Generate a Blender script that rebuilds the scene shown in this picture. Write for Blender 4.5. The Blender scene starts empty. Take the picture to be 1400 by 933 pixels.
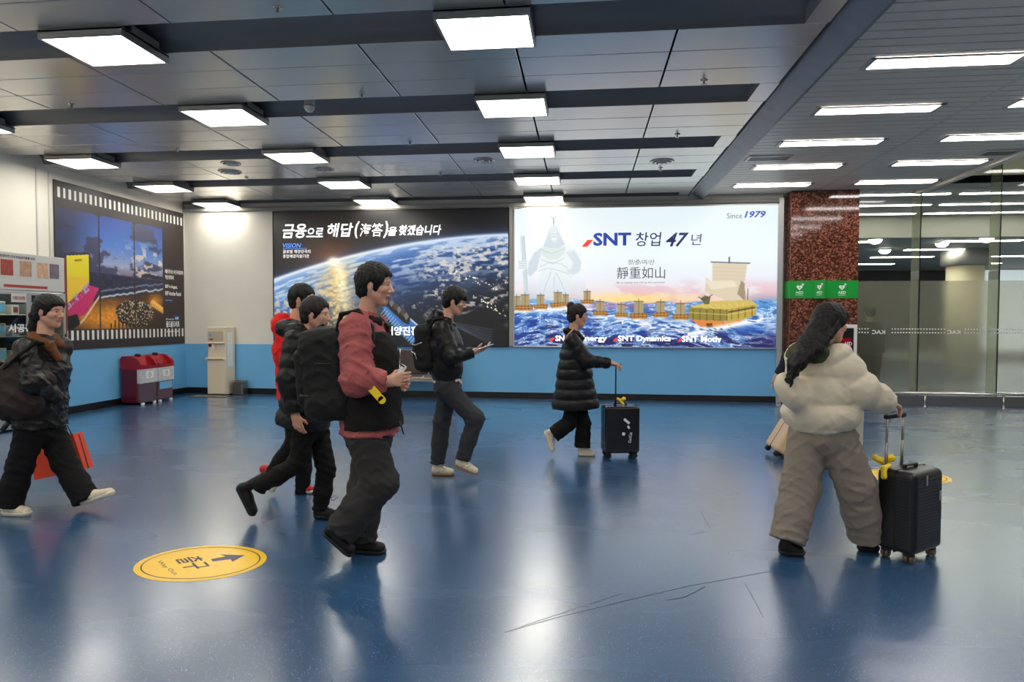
import bpy, bmesh, math, random
import numpy as np
from mathutils import Vector, Matrix
PI = math.pi
# ------------------------------------------------------------------ camera, world, exposure
F_PX, CAM_H = 888.0, 1.45
YAW, PITCH, ROLL = math.atan(100/888.0), -28.8/888.0, 0.003
sc = bpy.context.scene
cam_data = bpy.data.cameras.new('camera'); cam = bpy.data.objects.new('camera', cam_data)
sc.collection.objects.link(cam); sc.camera = cam
cam_data.sensor_width = 36.0; cam_data.sensor_fit = 'HORIZONTAL'
cam_data.lens = F_PX/1400*36.0; cam_data.clip_start = 0.05; cam_data.clip_end = 200
fw = Vector((-math.sin(YAW)*math.cos(PITCH), math.cos(YAW)*math.cos(PITCH), math.sin(PITCH)))
rt = Vector((math.cos(YAW), math.sin(YAW), 0)); up = rt.cross(fw)
R = Matrix((rt, up, -fw)).transposed() @ Matrix.Rotation(ROLL, 3, 'Z')
cam.matrix_world = Matrix.Translation((0, 0, CAM_H)) @ R.to_4x4()
world = bpy.data.worlds.new('world'); sc.world = world; world.use_nodes = True
world.node_tree.nodes['Background'].inputs[0].default_value = (0.8, 0.85, 0.9, 1)
world.node_tree.nodes['Background'].inputs[1].default_value = 0.05
sc.view_settings.view_transform = 'Standard'; sc.view_settings.look = 'None'
sc.view_settings.gamma = 1; sc.view_settings.use_curve_mapping = False
sc.view_settings.exposure = 0.0
PANEL_W, STRIP_W = 19.0, 15.0          # radiance of the lamp diffusers
SNT_W, SEA_W = 1.0, 1.0               # radiance of the lightboxes

def ray(px, py):
    u, v = px-700, -(py-466.5)
    c, s = math.cos(ROLL), math.sin(ROLL)
    return fw + rt*((u*c-v*s)/F_PX) + up*((u*s+v*c)/F_PX)
def at(px, py, Y):
    """the real point at distance Y from the camera plane seen at that place of the photograph"""
    r = ray(px, py); return Vector((0, 0, CAM_H)) + r*(Y/r.y)
def onfloor(px, py, z=0.0):
    r = ray(px, py); return Vector((0, 0, CAM_H)) + r*((z-CAM_H)/r.z)

# ------------------------------------------------------------------ helpers
C = sc.collection
def srgb(r, g, b):
    def f(c):
        c /= 255.0
        return c/12.92 if c <= 0.04045 else ((c+0.055)/1.055)**2.4
    return (f(r), f(g), f(b), 1.0)
def mat(name, col, rough=0.5, metal=0.0, var=0.0, vs=20.0, bump=0.0, bs=60.0, spec=None, coat=0.0, emis=None, es=0.0, attr=None, sheen=0.0, stretch=None):
    m = bpy.data.materials.new(name); m.use_nodes = True
    nt = m.node_tree; b = nt.nodes['Principled BSDF']
    b.inputs['Base Color'].default_value = col; b.inputs['Roughness'].default_value = rough
    b.inputs['Metallic'].default_value = metal
    if spec is not None: b.inputs['Specular IOR Level'].default_value = spec
    if coat: b.inputs['Coat Weight'].default_value = coat; b.inputs['Coat Roughness'].default_value = 0.1
    if sheen: b.inputs['Sheen Weight'].default_value = sheen
    tc = nt.nodes.new('ShaderNodeTexCoord'); vec = tc.outputs['Object']
    if stretch:
        mp = nt.nodes.new('ShaderNodeMapping'); mp.inputs['Scale'].default_value = stretch
        nt.links.new(vec, mp.inputs[0]); vec = mp.outputs[0]
    if attr:
        a = nt.nodes.new('ShaderNodeAttribute'); a.attribute_name = attr
        if emis: nt.links.new(a.outputs['Color'], b.inputs['Emission Color']); b.inputs['Emission Strength'].default_value = es
        else: nt.links.new(a.outputs['Color'], b.inputs['Base Color'])
    elif emis: b.inputs['Emission Color'].default_value = emis; b.inputs['Emission Strength'].default_value = es
    if var:
        n = nt.nodes.new('ShaderNodeTexNoise'); n.inputs['Scale'].default_value = vs; n.inputs['Detail'].default_value = 5
        nt.links.new(vec, n.inputs['Vector'])
        mx = nt.nodes.new('ShaderNodeMix'); mx.data_type = 'RGBA'
        mx.inputs[6].default_value = tuple(c*(1-var) for c in col[:3])+(1,); mx.inputs[7].default_value = tuple(min(1, c*(1+var)) for c in col[:3])+(1,)
        nt.links.new(n.outputs[0], mx.inputs[0]); nt.links.new(mx.outputs[2], b.inputs['Base Color'])
    if bump:
        n = nt.nodes.new('ShaderNodeTexNoise'); n.inputs['Scale'].default_value = bs; n.inputs['Detail'].default_value = 4
        nt.links.new(vec, n.inputs['Vector'])
        bp = nt.nodes.new('ShaderNodeBump'); bp.inputs['Strength'].default_value = bump; bp.inputs['Distance'].default_value = 0.01
        nt.links.new(n.outputs[0], bp.inputs['Height']); nt.links.new(bp.outputs[0], b.inputs['Normal'])
    return m
def tag(o, label=None, cat=None, group=None, kind=None):
    if label: o['label'] = label
    if cat: o['category'] = cat
    if group: o['group'] = group
    if kind: o['kind'] = kind
    return o
def empty(name, loc, label, cat, group=None, rz=0.0):
    o = bpy.data.objects.new(name, None); C.objects.link(o); o.location = loc; o.rotation_euler = (0, 0, rz)
    o.empty_display_size = 0.1
    return tag(o, label, cat, group)
def link(name, me, m=None, parent=None, world=True):
    o = bpy.data.objects.new(name, me); C.objects.link(o)
    if m: me.materials.append(m)
    if parent:
        o.parent = parent
        if world: o.matrix_parent_inverse = chain_matrix(parent).inverted()
    return o
def chain_matrix(o):
    m = o.matrix_basis.copy()
    while o.parent:
        m = o.matrix_parent_inverse @ m; o = o.parent; m = o.matrix_basis @ m
    return m
class MB:
    """collects shapes and links them as ONE mesh object"""
    def __init__(s): s.bm = bmesh.new()
    def box(s, x0, x1, y0, y1, z0, z1, bev=0.0, seg=1, M=None):
        t = bmesh.new(); bmesh.ops.create_cube(t, size=1.0)
        for v in t.verts: v.co = Vector(((x0+x1)/2+v.co.x*(x1-x0), (y0+y1)/2+v.co.y*(y1-y0), (z0+z1)/2+v.co.z*(z1-z0)))
        if bev: bmesh.ops.bevel(t, geom=t.edges[:], offset=bev, segments=seg, affect='EDGES', profile=0.5)
        return s._in(t, M)
    def _in(s, t, M=None):
        if M is not None: bmesh.ops.transform(t, matrix=M, verts=t.verts[:])
        me = bpy.data.meshes.new('tmp'); t.to_mesh(me); t.free(); s.bm.from_mesh(me); bpy.data.meshes.remove(me); return s
    def tube(s, pts, r, n=12, closed=False):
        pts = [Vector(p) for p in pts]; rs = r if hasattr(r, '__len__') else [r]*len(pts)
        rings = []; prev = None
        for i, p in enumerate(pts):
            d = (pts[min(i+1, len(pts)-1)]-pts[max(i-1, 0)]).normalized()
            if prev is None: a = Vector((0, 0, 1)) if abs(d.z) < 0.9 else Vector((1, 0, 0)); u = d.cross(a).normalized()
            else: u = (prev-d*prev.dot(d)).normalized()
            prev = u; w = d.cross(u)
            rings.append([s.bm.verts.new(p+(u*math.cos(2*PI*k/n)+w*math.sin(2*PI*k/n))*rs[i]) for k in range(n)])
        for a, b in zip(rings, rings[1:]):
            for k in range(n): s.bm.faces.new((a[k], a[(k+1) % n], b[(k+1) % n], b[k])).smooth = True
        s.bm.faces.new(rings[0][::-1]); s.bm.faces.new(rings[-1]); return s
    def lathe(s, prof, n=24, M=None):
        t = bmesh.new(); rings = []
        for r, z in prof: rings.append([t.verts.new((r*math.cos(2*PI*k/n), r*math.sin(2*PI*k/n), z)) for k in range(n)])
        for a, b in zip(rings, rings[1:]):
            for k in range(n): t.faces.new((a[k], a[(k+1) % n], b[(k+1) % n], b[k])).smooth = True
        t.faces.new(rings[0][::-1]); t.faces.new(rings[-1])
        return s._in(t, M)
    def prism(s, poly, d0, d1, M=None):
        """poly in local xz, extruded along y from d0 to d1"""
        t = bmesh.new(); a = [t.verts.new((x, d0, z)) for x, z in poly]; b = [t.verts.new((x, d1, z)) for x, z in poly]
        n = len(poly); t.faces.new(a); t.faces.new(b[::-1])
        for k in range(n): t.faces.new((a[k], b[k], b[(k+1) % n], a[(k+1) % n]))
        bmesh.ops.recalc_face_normals(t, faces=t.faces[:]); return s._in(t, M)
    def quad(s, *p): s.bm.faces.new([s.bm.verts.new(q) for q in p]); return s
    def build(s, name, m, parent=None, world=True):
        bmesh.ops.recalc_face_normals(s.bm, faces=s.bm.faces[:])
        me = bpy.data.meshes.new(name); s.bm.to_mesh(me); s.bm.free(); return link(name, me, m, parent, world)
def struct(o): o['kind'] = 'structure'; return o
def lettering(body, origin, right, upv, w, h, m, parent, shear=0.0, bold=0.0, name='lettering', mirror=False, depth=0.0008):
    """flat lettering fitted to a w x h rectangle whose lower left corner is origin"""
    cu = bpy.data.curves.new('lettering', 'FONT'); cu.body = body; cu.size = 1.0; cu.shear = shear; cu.offset = bold
    cu.resolution_u = 2
    o = bpy.data.objects.new('lettering_tmp', cu); me = bpy.data.meshes.new_from_object(o)
    bpy.data.objects.remove(o); bpy.data.curves.remove(cu)
    n = len(me.vertices); co = np.empty(n*3, np.float32); me.vertices.foreach_get('co', co); co = co.reshape(-1, 3)
    lo, hi = co.min(0), co.max(0); sz = np.maximum(hi-lo, 1e-6)
    q = (co-lo)/sz
    if mirror: q[:, 0] = 1-q[:, 0]
    right = Vector(right).normalized(); upv = Vector(upv).normalized(); nrm = right.cross(upv)
    P = np.array(origin)[None]+q[:, :1]*w*np.array(right)[None]+q[:, 1:2]*h*np.array(upv)[None]+depth*np.array(nrm)[None]
    me.vertices.foreach_set('co', P.astype(np.float32).ravel()); me.update()
    me.materials.clear()
    return link(name, me, m, parent)
# value noise for the printed pictures
def vnoise(x, y, seed):
    rs = np.random.RandomState(seed); T = rs.rand(64, 64)
    xi, yi = np.floor(x).astype(int), np.floor(y).astype(int); fx, fy = x-xi, y-yi
    fx = fx*fx*(3-2*fx); fy = fy*fy*(3-2*fy)
    g = lambda a, b: T[a % 64, b % 64]
    return (g(xi, yi)*(1-fx)+g(xi+1, yi)*fx)*(1-fy)+(g(xi, yi+1)*(1-fx)+g(xi+1, yi+1)*fx)*fy
def fbm(x, y, seed, o=4):
    v = 0; a = 0.5
    for i in range(o): v = v+a*vnoise(x*2**i, y*2**i, seed+i); a *= 0.5
    return v/(1-0.5**o)
def ss(a, b, x): t = np.clip((x-a)/(b-a), 0, 1); return t*t*(3-2*t)
class Paint:
    """a printed picture, painted by formula; u, v run in units of the print from its top left"""
    def __init__(s, W, H, col, du):
        s.nx, s.ny = int(W/du)+1, int(H/du)+1
        s.x, s.y = np.meshgrid(np.linspace(0, W, s.nx), np.linspace(0, H, s.ny)); s.c = np.ones((s.ny, s.nx, 3))*np.array(col)/255.0
    def mix(s, m, col):
        col = np.array(col, float)
        if col.ndim == 1: col = col/255.0
        s.c = s.c*(1-m[..., None])+col*m[..., None]
    def grad(s, t, stops):
        xs = [p[0] for p in stops]; return np.stack([np.interp(t, xs, [p[1][k]/255 for p in stops]) for k in range(3)], -1)
    def poly(s, pts, col, a=1.0, soft=0.0):
        inside = np.zeros(s.x.shape, bool); n = len(pts)
        for i in range(n):
            (x0, y0), (x1, y1) = pts[i], pts[(i+1) % n]
            if y0 == y1: continue
            c = ((y0 > s.y) != (y1 > s.y)) & (s.x < (x1-x0)*(s.y-y0)/(y1-y0)+x0); inside ^= c
        m = inside.astype(float)
        for _ in range(int(soft)):
            p = np.pad(m, 1, mode='edge'); m = (p[1:-1, 1:-1]*2+p[:-2, 1:-1]+p[2:, 1:-1]+p[1:-1, :-2]+p[1:-1, 2:])/6
        s.mix(m*a, col); return m
    def line(s, pts, w, col, a=1.0):
        d = np.full(s.x.shape, 1e9)
        for (x0, y0), (x1, y1) in zip(pts, pts[1:]):
            L = (x1-x0)**2+(y1-y0)**2+1e-9; t = np.clip(((s.x-x0)*(x1-x0)+(s.y-y0)*(y1-y0))/L, 0, 1)
            d = np.minimum(d, np.hypot(s.x-x0-t*(x1-x0), s.y-y0-t*(y1-y0)))
        s.mix(np.clip(w/2+0.5-d, 0, 1)*a, col)
    def build(s, name, m, origin, du, dv, parent):
        """origin = top left corner; du, dv = vectors spanning the print"""
        o, a, b = map(np.array, (origin, du, dv)); ny, nx = s.ny, s.nx
        U, V = np.meshgrid(np.linspace(0, 1, nx), np.linspace(0, 1, ny))
        P = (o+U[..., None]*a+V[..., None]*b).reshape(-1, 3).astype(np.float32)
        i = np.arange(nx*ny).reshape(ny, nx); Q = np.stack([i[:-1, :-1], i[1:, :-1], i[1:, 1:], i[:-1, 1:]], -1).reshape(-1, 4)
        me = mesh_from(name, P, Q, smooth=False)
        c = np.clip(s.c, 0, 1).reshape(-1, 3); lin = np.where(c <= 0.04045, c/12.92, ((c+0.055)/1.055)**2.4)
        at_ = me.color_attributes.new('print', 'FLOAT_COLOR', 'POINT')
        at_.data.foreach_set('color', np.concatenate([lin, np.ones((len(lin), 1))], 1).astype(np.float32).ravel())
        return link(name, me, m, parent)
def mesh_from(name, P, Q, smooth=True):
    me = bpy.data.meshes.new(name); me.vertices.add(len(P)); me.vertices.foreach_set('co', P.astype(np.float32).ravel())
    me.loops.add(Q.size); me.loops.foreach_set('vertex_index', Q.astype(np.int32).ravel())
    me.polygons.add(len(Q)); me.polygons.foreach_set('loop_start', np.arange(0, Q.size, 4, dtype=np.int32))
    me.polygons.foreach_set('use_smooth', np.full(len(Q), smooth)); me.update(calc_edges=True); me.validate()
    return me
# ------------------------------------------------------------------ materials of the hall
M = {}
M['cream'] = mat('cream_wall', srgb(226, 221, 210), 0.6, var=0.04, vs=3, bump=0.08, bs=150)
M['dado'] = mat('blue_dado', srgb(112, 180, 226), 0.45, var=0.05, vs=2, bump=0.05, bs=120)
M['black'] = mat('black_rubber', srgb(14, 13, 14), 0.4)
M['void'] = mat('dark_void', srgb(30, 31, 34), 0.7)
M['steel_panel'] = mat('satin_panel', srgb(214, 211, 204), 0.25, metal=0.62, var=0.05, vs=1.3, bump=0.02, bs=5, stretch=(1, 0.25, 1))
M['trough'] = mat('dark_trough', srgb(118, 118, 120), 0.4, metal=0.3)
M['beam'] = mat('beam_metal', srgb(130, 134, 140), 0.42, metal=0.4, var=0.2, vs=6)
M['slat'] = mat('slat_ceiling', srgb(222, 214, 200), 0.42, metal=0.15, var=0.03, vs=2)
M['lamp'] = mat('lamp_diffuser', (1, 1, 1, 1), 0.5, emis=(1.0, 0.95, 0.84, 1), es=PANEL_W)
M['strip'] = mat('strip_diffuser', (1, 1, 1, 1), 0.5, emis=(1.0, 0.95, 0.93, 1), es=STRIP_W)
M['hall_lamp'] = mat('far_lamp', (1, 1, 1, 1), 0.5, emis=(1.0, 0.96, 0.9, 1), es=20)
M['frame'] = mat('lamp_frame', srgb(170, 168, 162), 0.35, metal=0.7)
M['alu'] = mat('aluminium', srgb(200, 200, 198), 0.35, metal=0.6)
M['chrome'] = mat('chrome', srgb(205, 200, 192), 0.15, metal=1.0)
M['white'] = mat('white_plastic', srgb(232, 230, 224), 0.45)
M['white_ink'] = mat('white_ink', srgb(245, 245, 245), 0.5)
M['lit_ink'] = mat('white_backlit_ink', srgb(245, 245, 245), 0.5, emis=(1, 1, 1, 1), es=1.0)
M['blue_ink'] = mat('blue_ink', srgb(40, 62, 150), 0.4, emis=srgb(38, 64, 150), es=0.9)
M['navy_ink'] = mat('navy_ink', srgb(36, 44, 92), 0.4, emis=srgb(36, 46, 96), es=0.8)
M['grey_ink'] = mat('grey_ink', srgb(70, 74, 80), 0.4, emis=srgb(70, 76, 84), es=0.6)
M['red_ink'] = mat('red_ink', srgb(226, 62, 44), 0.4, emis=srgb(226, 62, 44), es=0.8)
M['sky_ink'] = mat('light_blue_ink', srgb(90, 150, 240), 0.4, emis=srgb(90, 150, 240), es=0.9)
M['stone_paint'] = mat('pale_column', srgb(222, 208, 176), 0.6)
M['hall_grey'] = mat('hall_grey', srgb(166, 163, 155), 0.6)
M['green'] = mat('sign_green', srgb(10, 150, 52), 0.35, emis=srgb(10, 150, 52), es=0.12)
M['white_sign'] = mat('white_sign_ink', srgb(250, 250, 248), 0.5)
M['yellow'] = mat('floor_yellow', srgb(250, 200, 20), 0.28, var=0.06, vs=8)
M['ink_brown'] = mat('dark_ink', srgb(52, 46, 60), 0.4)
M['ink_arrow'] = mat('arrow_ink', srgb(78, 70, 104), 0.4)
# floor: blue sheet vinyl with pale flecks and a polished, slightly wavy surface
def floor_material():
    m = bpy.data.materials.new('blue_vinyl'); m.use_nodes = True; nt = m.node_tree; b = nt.nodes['Principled BSDF']; L = nt.links.new
    tc = nt.nodes.new('ShaderNodeTexCoord')
    n1 = nt.nodes.new('ShaderNodeTexNoise'); n1.inputs['Scale'].default_value = 0.7; n1.inputs['Detail'].default_value = 0; n1.inputs['Roughness'].default_value = 0.6
    L(tc.outputs['Object'], n1.inputs['Vector'])
    r1 = nt.nodes.new('ShaderNodeValToRGB'); r1.color_ramp.elements[0].position = 0.0; r1.color_ramp.elements[1].position = 1.0
    r1.color_ramp.elements[0].color = srgb(26, 66, 106); r1.color_ramp.elements[1].color = srgb(50, 94, 136)
    L(n1.outputs[0], r1.inputs[0])
    n2 = nt.nodes.new('ShaderNodeTexVoronoi'); n2.inputs['Scale'].default_value = 75
    L(tc.outputs['Object'], n2.inputs['Vector'])
    r2 = nt.nodes.new('ShaderNodeValToRGB'); r2.color_ramp.elements[0].position = 0.09; r2.color_ramp.elements[1].position = 0.17
    r2.color_ramp.elements[0].color = (0.7, 0.7, 0.7, 1); r2.color_ramp.elements[1].color = (0, 0, 0, 1)
    L(n2.outputs['Distance'], r2.inputs[0])
    mx = nt.nodes.new('ShaderNodeMix'); mx.data_type = 'RGBA'; L(r2.outputs[0], mx.inputs[0]); L(r1.outputs[0], mx.inputs[6]); mx.inputs[7].default_value = srgb(150, 176, 208)
    L(mx.outputs[2], b.inputs['Base Color'])
    n3 = nt.nodes.new('ShaderNodeTexNoise'); n3.inputs['Scale'].default_value = 0.8; n3.inputs['Detail'].default_value = 0
    mp = nt.nodes.new('ShaderNodeMapping'); mp.inputs['Scale'].default_value = (1, 3.5, 1); L(tc.outputs['Object'], mp.inputs[0]); L(mp.outputs[0], n3.inputs['Vector'])
    mr = nt.nodes.new('ShaderNodeMapRange'); mr.inputs[3].default_value = 0.20; mr.inputs[4].default_value = 0.32; L(n3.outputs[0], mr.inputs[0]); L(mr.outputs[0], b.inputs['Roughness'])
    n4 = nt.nodes.new('ShaderNodeTexNoise'); n4.inputs['Scale'].default_value = 9; n4.inputs['Detail'].default_value = 1; mp2 = nt.nodes.new('ShaderNodeMapping'); mp2.inputs['Scale'].default_value = (0.5, 2.5, 1)
    L(tc.outputs['Object'], mp2.inputs[0]); L(mp2.outputs[0], n4.inputs['Vector'])
    bp = nt.nodes.new('ShaderNodeBump'); bp.inputs['Strength'].default_value = 0.035; bp.inputs['Distance'].default_value = 0.01
    b.inputs['Specular IOR Level'].default_value = 1.0
    b.inputs['Coat Weight'].default_value = 1.0; b.inputs['Coat Roughness'].default_value = 0.24; b.inputs['Coat IOR'].default_value = 1.6
    return m
M['floor'] = floor_material()
def granite():
    m = bpy.data.materials.new('red_granite'); m.use_nodes = True; nt = m.node_tree; b = nt.nodes['Principled BSDF']; L = nt.links.new
    tc = nt.nodes.new('ShaderNodeTexCoord'); v = nt.nodes.new('ShaderNodeTexVoronoi'); v.inputs['Scale'].default_value = 42; L(tc.outputs['Object'], v.inputs['Vector'])
    r = nt.nodes.new('ShaderNodeValToRGB'); e = r.color_ramp.elements; e[0].position = 0.0; e[0].color = srgb(52, 28, 20); e[1].position = 1.0; e[1].color = srgb(168, 108, 84)
    e2 = r.color_ramp.elements.new(0.55); e2.color = srgb(104, 58, 42)
    sep = nt.nodes.new('ShaderNodeSeparateColor'); L(v.outputs['Color'], sep.inputs[0]); L(sep.outputs[0], r.inputs[0]); L(r.outputs[0], b.inputs['Base Color'])
    b.inputs['Roughness'].default_value = 0.08; b.inputs['Specular IOR Level'].default_value = 0.8
    return m
M['granite'] = granite()
def glass_mat(name, tint, rough, diffuse=0.0, ior=1.12):
    m = bpy.data.materials.new(name); m.use_nodes = True; nt = m.node_tree; L = nt.links.new
    for n in list(nt.nodes): nt.nodes.remove(n)
    out = nt.nodes.new('ShaderNodeOutputMaterial'); gl = nt.nodes.new('ShaderNodeBsdfGlossy'); gl.inputs['Roughness'].default_value = 0.02
    fr = nt.nodes.new('ShaderNodeFresnel'); fr.inputs['IOR'].default_value = 1.55
    if rough: tr = nt.nodes.new('ShaderNodeBsdfRefraction'); tr.inputs['IOR'].default_value = ior; tr.inputs['Roughness'].default_value = rough
    else: tr = nt.nodes.new('ShaderNodeBsdfTransparent')
    tr.inputs['Color'].default_value = tint
    sh = tr.outputs[0]
    if diffuse:
        df = nt.nodes.new('ShaderNodeBsdfDiffuse'); df.inputs['Color'].default_value = srgb(206, 202, 190)
        tl = nt.nodes.new('ShaderNodeBsdfTranslucent'); tl.inputs['Color'].default_value = srgb(226, 222, 212)
        ad = nt.nodes.new('ShaderNodeMixShader'); ad.inputs[0].default_value = 0.5; L(df.outputs[0], ad.inputs[1]); L(tl.outputs[0], ad.inputs[2])
        m2 = nt.nodes.new('ShaderNodeMixShader'); m2.inputs[0].default_value = diffuse; L(sh, m2.inputs[1]); L(ad.outputs[0], m2.inputs[2]); sh = m2.outputs[0]
    mx = nt.nodes.new('ShaderNodeMixShader'); geo = nt.nodes.new('ShaderNodeNewGeometry'); inv = nt.nodes.new('ShaderNodeMath'); inv.operation = 'SUBTRACT'; inv.inputs[0].default_value = 1.0; L(geo.outputs['Backfacing'], inv.inputs[1])
    mu = nt.nodes.new('ShaderNodeMath'); mu.operation = 'MULTIPLY'; L(fr.outputs[0], mu.inputs[0]); L(inv.outputs[0], mu.inputs[1]); L(mu.outputs[0], mx.inputs[0]); L(sh, mx.inputs[1]); L(gl.outputs[0], mx.inputs[2]); L(mx.outputs[0], out.inputs[0])
    return m
M['glass'] = glass_mat('clear_glass', (0.9, 0.93, 0.88, 1), 0.0)
M['fin_glass'] = glass_mat('fin_glass', (0.80, 0.86, 0.76, 1), 0.0, diffuse=0.3)
M['frost'] = glass_mat('frosted_film', (0.95, 0.94, 0.90, 1), 0.25, diffuse=0.24)

# ------------------------------------------------------------------ the hall
HC, DB, XL = 3.68, 11.95, -7.80          # ceiling height, back wall, left wall
XR, YR = 12.0, -7.0
fl = struct(MB().box(XL-0.3, XR, YR, DB, -0.12, 0.0).box(3.2, 27, DB, 30, -0.12, 0.0).build('floor', M['floor']))
struct(MB().box(XL-0.3, 3.445, DB, DB+0.3, 0, 4.2).build('wall_back', M['cream']))
wl = struct(MB().box(XL-0.3, XL, YR, DB, 0, 4.2).build('wall_left', M['cream']))
struct(MB().box(XL-0.3, XR, YR-0.2, YR, 0, 4.8).build('wall_front', M['cream']))
struct(MB().box(XR, XR+0.2, YR, DB+0.05, 0, 4.8).build('wall_right', M['cream']))
struct(MB().box(27, 27.2, DB, 30, 0, 4.8).box(XR, 27, DB-0.15, DB+0.05, 0, 4.8).build('wall_hall_right', M['hall_grey']))
b_ = struct(MB().box(XL, 3.445, DB-0.012, DB, 0.10, 0.965).build('trim_1', M['dado']))
struct(MB().box(XL, XL+0.012, YR, DB-0.012, 0.10, 0.965).build('trim_2', M['dado']))
struct(MB().box(XL+0.02, 3.445, DB-0.03, DB, 0, 0.11, 0.004).build('baseboard_back', M['black']))
struct(MB().box(XL, XL+0.03, YR, DB-0.03, 0, 0.11, 0.004).build('baseboard_left', M['black']))
struct(MB().box(XL+0.001, XL+0.012, 8.50, 8.52, 0.97, 3.6).box(XL+0.001, XL+0.012, 8.72, 8.735, 0.97, 3.6).build('trim_3', M['alu']))
struct(MB().box(XL, 3.445, DB-0.05, DB, 3.53, 3.60, 0.006).box(-1.42, -1.30, DB-0.05, DB, 0.97, 3.55, 0.004).build('trim_4', M['hall_grey']))
struct(MB().box(3.36, 3.445, DB-0.06, DB, 0.0, 3.60, 0.004).build('trim_5', M['alu']))

# metal tray ceiling: a slab with troughs, every tray its own piece
ce = struct(MB().box(XL-0.3, 5.9, YR, DB+0.3, 4.02, 4.2).build('ceiling', M['void']))
def share(first, loc, parent):
    o = first.copy(); C.objects.link(o); o.location = loc; o.parent = parent; return o
PX, PERIOD, BW = 1.27, 1.745, 0.50
def tray_mesh(w, d):
    return MB().box(0.008, w-0.008, 0.005, d-0.005, 0, 0.02, 0.004)
edges_x = [XL] + [round(-0.58+PX*k, 3) for k in range(-5, 2)] + [1.80]
bands = [4.66+PERIOD*k for k in range(-6, 5)]
first = {}
for bi, y0 in enumerate(bands):
    if bi < len(bands)-1:
        d = (PERIOD-BW)/3
        for r in range(3):
            for a, b in zip(edges_x, edges_x[1:]):
                if b-a < 0.02: continue
                key = (round(b-a, 3))
                loc = (a, y0+BW+r*d, HC)
                if key not in first: first[key] = tray_mesh(b-a, d).build('ceiling_tray', M['steel_panel'], ce); first[key].location = loc
                else: share(first[key], loc, ce)
    ye = min(y0+BW, DB-0.01)
    t = MB(); n = 7; prof = [(y0, HC+0.02), (y0, HC+0.10), (y0+0.10, HC+0.17)]
    for k in range(n): a = k/(n-1)*PI/2; prof.append((y0+0.22+(BW-0.22)*math.sin(a), HC+0.0+0.17*math.cos(a)))
    prof = [(min(y, ye), z) for y, z in prof]
    X0, X1 = XL, 1.62
    vs = [[t.bm.verts.new((x, y, z)) for y, z in prof] for x in (X0, X1)]
    for k in range(len(prof)-1): t.bm.faces.new((vs[0][k], vs[0][k+1], vs[1][k+1], vs[1][k])).smooth = True
    tr = t.build('light_trough', M['trough'], ce)
    MB().prism([(1.62, HC+0.18), (1.62, HC+0.0), (1.80, HC), (1.80, HC+0.18)], y0, ye).build('trough_end', M['steel_panel'], ce)
struct(MB().prism([(1.80, HC+0.08), (1.815, HC-0.015), (1.83, HC-0.015), (1.85, HC+0.05), (2.04, HC-0.07), (2.07, HC-0.07), (2.07, HC+0.08)], YR, DB).build('trim_6', M['beam']))
# slatted ceiling on the right
XE = 5.73
sl = None
ys = YR
SW = 0.15
k = 0
cols = [(2.07, 3.93), (3.95, XE-0.10)]
strips = [(2.44, 3.61, [1.0+1.29*i-1.29*2 for i in range(10)]), (4.33, 5.50, [0.955+1.29*i-1.29*2 for i in range(10)])]
lamp_rows = {}
for ci, (a, b) in enumerate(cols):
    f_ = None; y = DB-SW
    while y > 3.9:
        loc = (a, y, HC)
        if f_ is None: f_ = MB().box(0.0, b-a, 0.007, SW-0.007, 0, 0.02, 0.003).build('ceiling_slat', M['slat'], ce); f_.location = loc
        else: share(f_, loc, ce)
        y -= SW
    MB().box(a, b, YR, y+SW, HC, HC+0.02).build('ceiling_slats_overhead', M['slat'], ce)['kind'] = 'stuff'
MB().box(3.925, 3.955, YR, DB, HC-0.004, HC+0.02).build('ceiling_joint', M['alu'], ce)
struct(MB().box(XE-0.10, XE, YR, DB, HC-0.05, 4.72, 0.004).build('trim_7', M['slat']))
struct(MB().box(XE, XR, YR, DB+0.4, 4.7, 4.8).build('ceiling_high', M['hall_grey']))
struct(MB().box(3.445, 27, DB+0.32, 16, 3.86, 4.0).build('ceiling_beyond', M['hall_grey']))
struct(MB().box(3.445, 27, DB+0.32, DB+0.36, 3.87, 4.8).build('trim_10', M['slat']))

# lamps
ordn = ['nearest', 'second nearest', 'third', 'fourth', 'farthest']
ordf = ['nearest', 'second nearest', 'middle', 'second farthest', 'farthest']
def panel_lamp(cx, y0, w=0.66, d=0.53, label='', mt='lamp', group='square light panels in the metal tray ceiling', zb=3.615):
    t = empty('ceiling_light', (cx, y0+d/2, zb), label, 'ceiling light', group)
    x0, x1 = cx-w/2, cx+w/2; y1 = y0+d
    fr = MB()
    for (a, b, c, e) in ((x0-.02, x1+.02, y0-.02, y0), (x0-.02, x1+.02, y1, y1+.02), (x0-.02, x0, y0, y1), (x1, x1+.02, y0, y1)): fr.box(a, b, c, e, zb-0.008, zb+0.055)
    fr.box(x0-.02, x1+.02, y0-.02, y1+.02, zb+0.04, zb+0.06)
    fr.build('lamp_frame', M['frame'], t)
    for xx in (x0-0.01, x1+0.01): MB().prism([(xx-.006, zb+.05), (xx+.006, zb+.05), (xx+.006, zb+.12), (xx-.006, zb+.12)], y0+0.10, y1-0.10).build('bracket', M['frame'], t)
    MB().box(x0, x1, y0, y1, zb, zb+0.012).build('diffuser', M[mt], t)
    return t
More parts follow.
